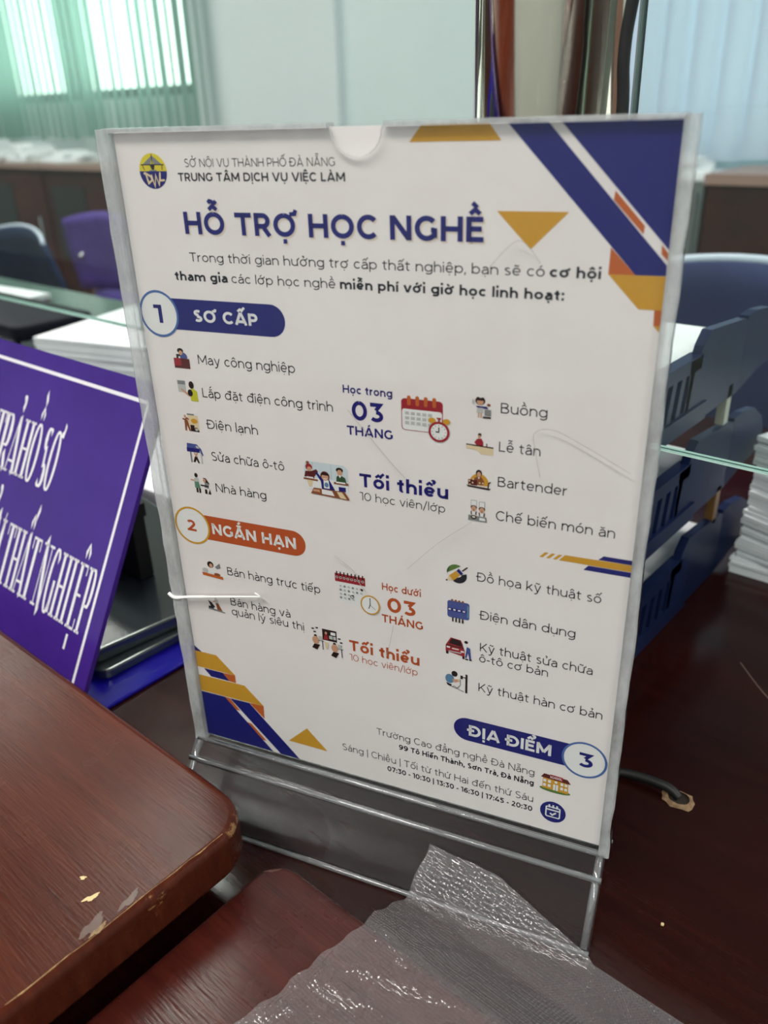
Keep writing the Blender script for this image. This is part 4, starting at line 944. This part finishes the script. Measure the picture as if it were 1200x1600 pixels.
i.E('lgrey', -.65, -.2, .3, .3); i.E('hair', -.1, .6, .3, .38); i.E('skin', -.05, .5, .16, .24); i.P('white', (-.35, .1), (.25, .1), (.3, -.4), (-.4, -.4)); i.P('mgrey', (.3, .4), (.8, .95), (.85, .4), (.5, .2)); i.P('orange', (-.98, -.45), (.95, -.6), (.98, -.95), (-.95, -.8)); i.E('brown', .45, -.45, .3, .18); i.done()
i = Icon(17.4, 86.8, 9.8, 10.2)   # supermarket
i.E('hair', .05, .8, .14, .18); i.P('lgrey', (-.1, .6), (.25, .6), (.4, -.1), (-.05, -.1)); i.P('hair', (-.9, .3), (-.5, .1), (-.1, -.4), (-.6, -.5)); i.P('brown', (.0, .1), (.3, .1), (.7, -.7), (.1, -.7)); i.L('skin', .6, (-.3, .2), (.05, .35)); i.P('mgrey', (-.95, -.5), (.98, -.75), (.98, -.9), (-.95, -.75)); i.R('ink', -.9, -.6, -.3, -.35); i.done()
i = Icon(95.0, 109.0, 22.6, 20.0) # wall calendar with clock
i.R('red', -.95, .48, .36, .90); i.R('white', -.82, -.62, .34, .46)
for k in range(8): i.L('hair', .6, (-.86 + k * .16, .70), (-.86 + k * .16, 1.0)); 
for k in range(8): i.C('lgrey', -.86 + k * .16, .70, .045, .3)
for r_ in range(4):
    for c_ in range(6 if r_ < 2 else 4): i.E('mgrey' if (r_ + c_) % 2 else 'lgrey', -.72 + c_ * .18, .28 - r_ * .2, .05, .055)
i.C('ink', -.22, -.18, .07, .25); i.E('maroon', .22, .28, .05, .06); i.E('gold', .55, -.42, .42, .50); i.E('white', .55, -.42, .36, .43); i.L('ink', .4, (.55, -.05), (.55, -.42), (.48, -.62)); i.L('mgrey', .25, (.55, -.42), (.78, -.62)); i.done()
i = Icon(78.3, 78.3, 17.6, 16.0)  # online class
i.R('hair', -.3, .2, .55, .98); i.R('white', .2, .65, .48, .85); i.R('lgrey', .1, .35, .3, .58); i.R('lgrey', .34, .35, .5, .58); i.P('red', (-.25, .25), (-.15, .6), (.0, .6), (.05, .25)); i.E('skin', -.08, .72, .07, .1)
for x, y in ((-.85, .85), (-.6, .95), (-.75, .65), (.7, .5), (.8, .25), (.75, .0)): i.P('ink', *[(x - .07, y - .05), (x + .08, y - .03), (x + .07, y + .06), (x - .08, y + .05)])
for x, y in ((-.72, 0), (.4, -.3)):
    i.E('hair', x, .38 + y, .09, .1); i.E('skin', x, .08 + y, .2, .28); i.P('hair', (x - .1, -.2 + y), (x + .25, -.2 + y), (x + .05, -.6 + y), (x - .25, -.5 + y)); i.L('mgrey', .4, (x + .15, .1 + y), (x + .5, .1 + y)); i.L('ink', .4, (x + .4, .1 + y), (x + .42, -.5 + y)); i.R('lgrey', x + .2, .12 + y, x + .4, .42 + y)
i.P('cream', (-.2, .1), (.05, .1), (.0, -.4), (-.1, -.4)); i.done()
i = Icon(141.2, 128.8, 9.6, 9.6)  # palette and pencil
i.E('ink', .15, -.15, .78, .78, 200, 380); i.E('leaf', -.05, .1, .85, .8, 60, 190); i.E('green', -.05, .1, .85, .6, 130, 200); i.E('lgrey', -.05, .1, .85, .6, 185, 215); i.E('white', .1, .0, .35, .35); i.P('gold', (-.7, -.3), (-.3, -.75), (.35, -.1), (-.05, .3)); i.P('navy', (-.02, .3), (.38, -.1), (.6, .1), (.2, .55)); i.P('cream', (-.7, -.3), (-.3, -.75), (-.9, -.8)); i.E('ink', -.9, -.78, .08, .08); i.L('hair', .6, (.5, .35), (.98, .8)); i.done()
i = Icon(142.0, 110.7, 10.6, 11.6) # circuit breaker
i.P('dblue', *rr(-.9, -.65, .95, .8, .2)); i.R('navy', -.9, -.1, .7, .15); i.P('denim', (.75, .6), (.92, .55), (.92, -.4), (.75, -.5))
for k in range(4): i.R('white', -.8 + k * .4, -.02, -.6 + k * .4, .1); i.E('brown', -.5 + k * .3, .84, .1, .1); i.R('hair', -.5 + k * .28, -1.0, -.36 + k * .28, -.62)
i.done()
i = Icon(142.5, 91.7, 12.2, 10.8)  # car and mechanic
i.P('red', (-.98, .1), (-.6, .9), (.15, .8), (.45, .1), (.45, -.75), (-.98, -.5)); i.P('hair', (-.75, .3), (-.52, .82), (.1, .74), (.3, .2)); i.R('maroon', -.95, .02, .4, .16); i.R('white', -.9, -.15, -.65, .0); i.R('white', .15, -.35, .4, -.2); i.R('lgrey', -.75, -.5, .2, -.4); i.R('pale', -.5, -.2, .0, -.08); i.R('hair', -.95, -.75, -.75, -.5); i.R('hair', .28, -.95, .45, -.7); i.E('hair', .55, .72, .14, .14); i.P('white', (.3, .4), (.55, .55), (.75, .4), (.7, -.1), (.45, -.1)); i.P('dblue', (.6, .3), (.85, .2), (.95, -.85), (.8, -.85), (.7, -.3), (.6, -.8), (.48, -.8)); i.R('hair', .5, -.98, .72, -.85); i.R('hair', .8, -.98, .98, -.85); i.done()
i = Icon(141.8, 73.6, 11.0, 11.0)  # welder
i.E('denim', -.6, .15, .38, .45); i.E('hair', -.2, .72, .26, .28); i.P('skin', (-.4, .15), (.2, .25), (.35, .1), (-.2, -.15)); i.R('hair', .72, -.95, .9, .9); i.R('hair', .3, .35, .5, .7); i.R('hair', .5, .5, .75, .6); i.E('cream', .2, .2, .12, .12); i.P('ink', (-.9, -.25), (-.4, -.4), (-.5, -.6), (-.8, -.5)); i.L('mgrey', .4, (.3, .3), (.3, -.3), (.0, -.7), (-.4, -.6), (-.2, -.5), (.2, -.75), (.6, -.85)); i.done()
i = Icon(188.4, 29.3, 14.0, 10.4)  # school building
i.E('leaf', 0, -.7, 1.0, .28); i.P('gold', (-.82, -.65), (.85, -.75), (.8, .45), (-.8, .55)); i.P('maroon', (-.95, .5), (-.75, .95), (.75, .85), (.98, .4)); i.P('red', (-.35, .6), (-.35, 1.0), (.45, .95), (.45, .5)); i.text = None
for x in (-.68, -.38, .42, .68):
    for y in (.18, -.3): i.R('white', x - .09, y - .14, x + .09, y + .16)
i.R('white', -.12, -.65, .2, .0); i.R('maroon', .02, -.65, .05, .0); i.E('white', .04, .28, .1, .13)
i.p.text('SCHOOL', 185.9, 191.2, 32.6, 1.3, .2, INK['white'], 6); i.done()
i = Icon(188.3, 12.6, 11.8, 12.4)  # round calendar badge
i.E('navy', 0, 0, 1, 1); i.P('white', *rr(-.58, -.55, .58, .50, .14)); i.P('navy', *rr(-.48, -.45, .48, .40, .08)); i.L('white', .8, (-.55, .18), (.55, .18))
for x in (-.3, 0, .3): i.L('white', .8, (x, .38), (x, .68))
i.L('white', .8, (-.2, -.14), (-.04, -.30), (.24, -.02)); i.done()

# ------------------------------------------------------------------ clear plastic sleeve at the bottom
bag = tag(obj('plastic_sleeve', NB(), FILM), 'crinkled clear plastic sleeve draped against the poster stand foot', 'plastic sleeve')
bm = NB(); rnd = random.Random(12)
NX, NY = 170, 170; X0, X1, Y0, Y1 = .1350, .40, -.24, .0300
cz, sz_ = math.cos(ZR), math.sin(ZR)
def ground(x, y):
    lx, ly = x * cz + y * sz_, -x * sz_ + y * cz
    z = .7512
    if lx < .217 and ly > -.037: z = max(z, .7515 + min(.0345 + ly + .001, .034))
    if y < -.0262 + .030: z = max(z, .7520 + .0190 * min(1, max(0, (.004 - y) / .030)))
    return z
from mathutils import noise as mn
CREASE = [((.150, .012), (.172, -.006)), ((.142, -.020), (.175, -.036)), ((.150, -.045), (.196, -.030)), ((.136, -.062), (.168, -.052)), ((.146, -.085), (.178, -.060)), ((.172, -.052), (.205, -.046)), ((.160, -.030), (.180, .000)), ((.140, -.100), (.160, -.075))]
def crease(x, y):
    q = 0
    for (ax, ay), (bx, by) in CREASE:
        dx, dy = bx - ax, by - ay; L2 = dx * dx + dy * dy
        t = ((x - ax) * dx + (y - ay) * dy) / L2; tc_ = min(1, max(0, t))
        d = math.hypot(x - ax - dx * tc_, y - ay - dy * tc_)
        q += .0016 * math.exp(-(d / .0030) ** 2) * math.sin(math.pi * min(1, max(0, .08 + .84 * tc_)))
    return q
def wr(x, y):
    d = max(0, x - X0); e = max(0, Y1 - y)
    near = math.exp(-d / .028) + .7 * math.exp(-math.hypot(d - .01, e) / .03)
    a = mn.ridged_multi_fractal(Vector((x * 70 + y * 30, y * 60 - x * 30, 1.3)), .9, 2.2, 3, 1.0, 2.0)
    c = mn.noise(Vector((x * 150 + y * 60, y * 130 - x * 60, 7.0)))
    b = mn.noise(Vector((x * 34, y * 30, 4.0)))
    return crease(x, y) + max(0, (a - .5)) * .0012 * min(1, near) + abs(b) * .0016 * (.35 + .65 * min(1, near)) + abs(c) * .0009 * min(1, near)
def xl(y):
    return X0 + (.0032 * min(1, (.0 - y) / .03) if y < 0 else 0) - (.13 * (-.03 - y) if y < -.03 else 0)
V = [[None] * (NX + 1) for _ in range(NY + 1)]
for j in range(NY + 1):
    for k in range(NX + 1):
        u = k / NX; v = j / NY
        y = Y0 + (Y1 - Y0) * v - .0075 * v ** 6 * max(0, 1 - u ** 1.3 * (X1 - X0) / .035); x = xl(y) + (X1 - xl(y)) * u ** 1.3
        x += (.0007 * math.sin(y * 150) + .0006 * math.sin(y * 410)) * (1 - u) ** 8
        V[j][k] = bm.verts.new((x, y, max(ground(x, y), ground(x - .004, y), ground(x, y + .004)) + .0006 + wr(x, y)))
for j in range(NY):
    for k in range(NX): bm.faces.new((V[j][k], V[j][k + 1], V[j + 1][k + 1], V[j + 1][k]))
bmesh.ops.smooth_vert(bm, verts=bm.verts, factor=.2, use_axis_x=False, use_axis_y=False, use_axis_z=True)
bm.to_mesh(bag.data); bm.free()
for f in bag.data.polygons: f.use_smooth = True
# fine embossed dots and crinkles on the film
_m = FILM; _g, _f = PARTS['polythene_film']
tc = nd(_m, 'ShaderNodeTexCoord'); vo = nd(_m, 'ShaderNodeTexVoronoi'); vo.inputs['Scale'].default_value = 620; vo.inputs['Randomness'].default_value = 0.0
lk(_m, tc.outputs['Object'], vo.inputs['Vector'])
nz = noise(_m, 70, 1, 1, 1, 4, .6)
sc1 = nd(_m, 'ShaderNodeMath', operation='MULTIPLY_ADD'); lk(_m, nz.outputs['Fac'], sc1.inputs[0]); sc1.inputs[1].default_value = 3.0; lk(_m, vo.outputs['Distance'], sc1.inputs[2])
bp = nd(_m, 'ShaderNodeBump'); bp.inputs['Strength'].default_value = .75; bp.inputs['Distance'].default_value = .0007
lk(_m, sc1.outputs[0], bp.inputs['Height']); lk(_m, bp.outputs[0], _g.inputs['Normal'])
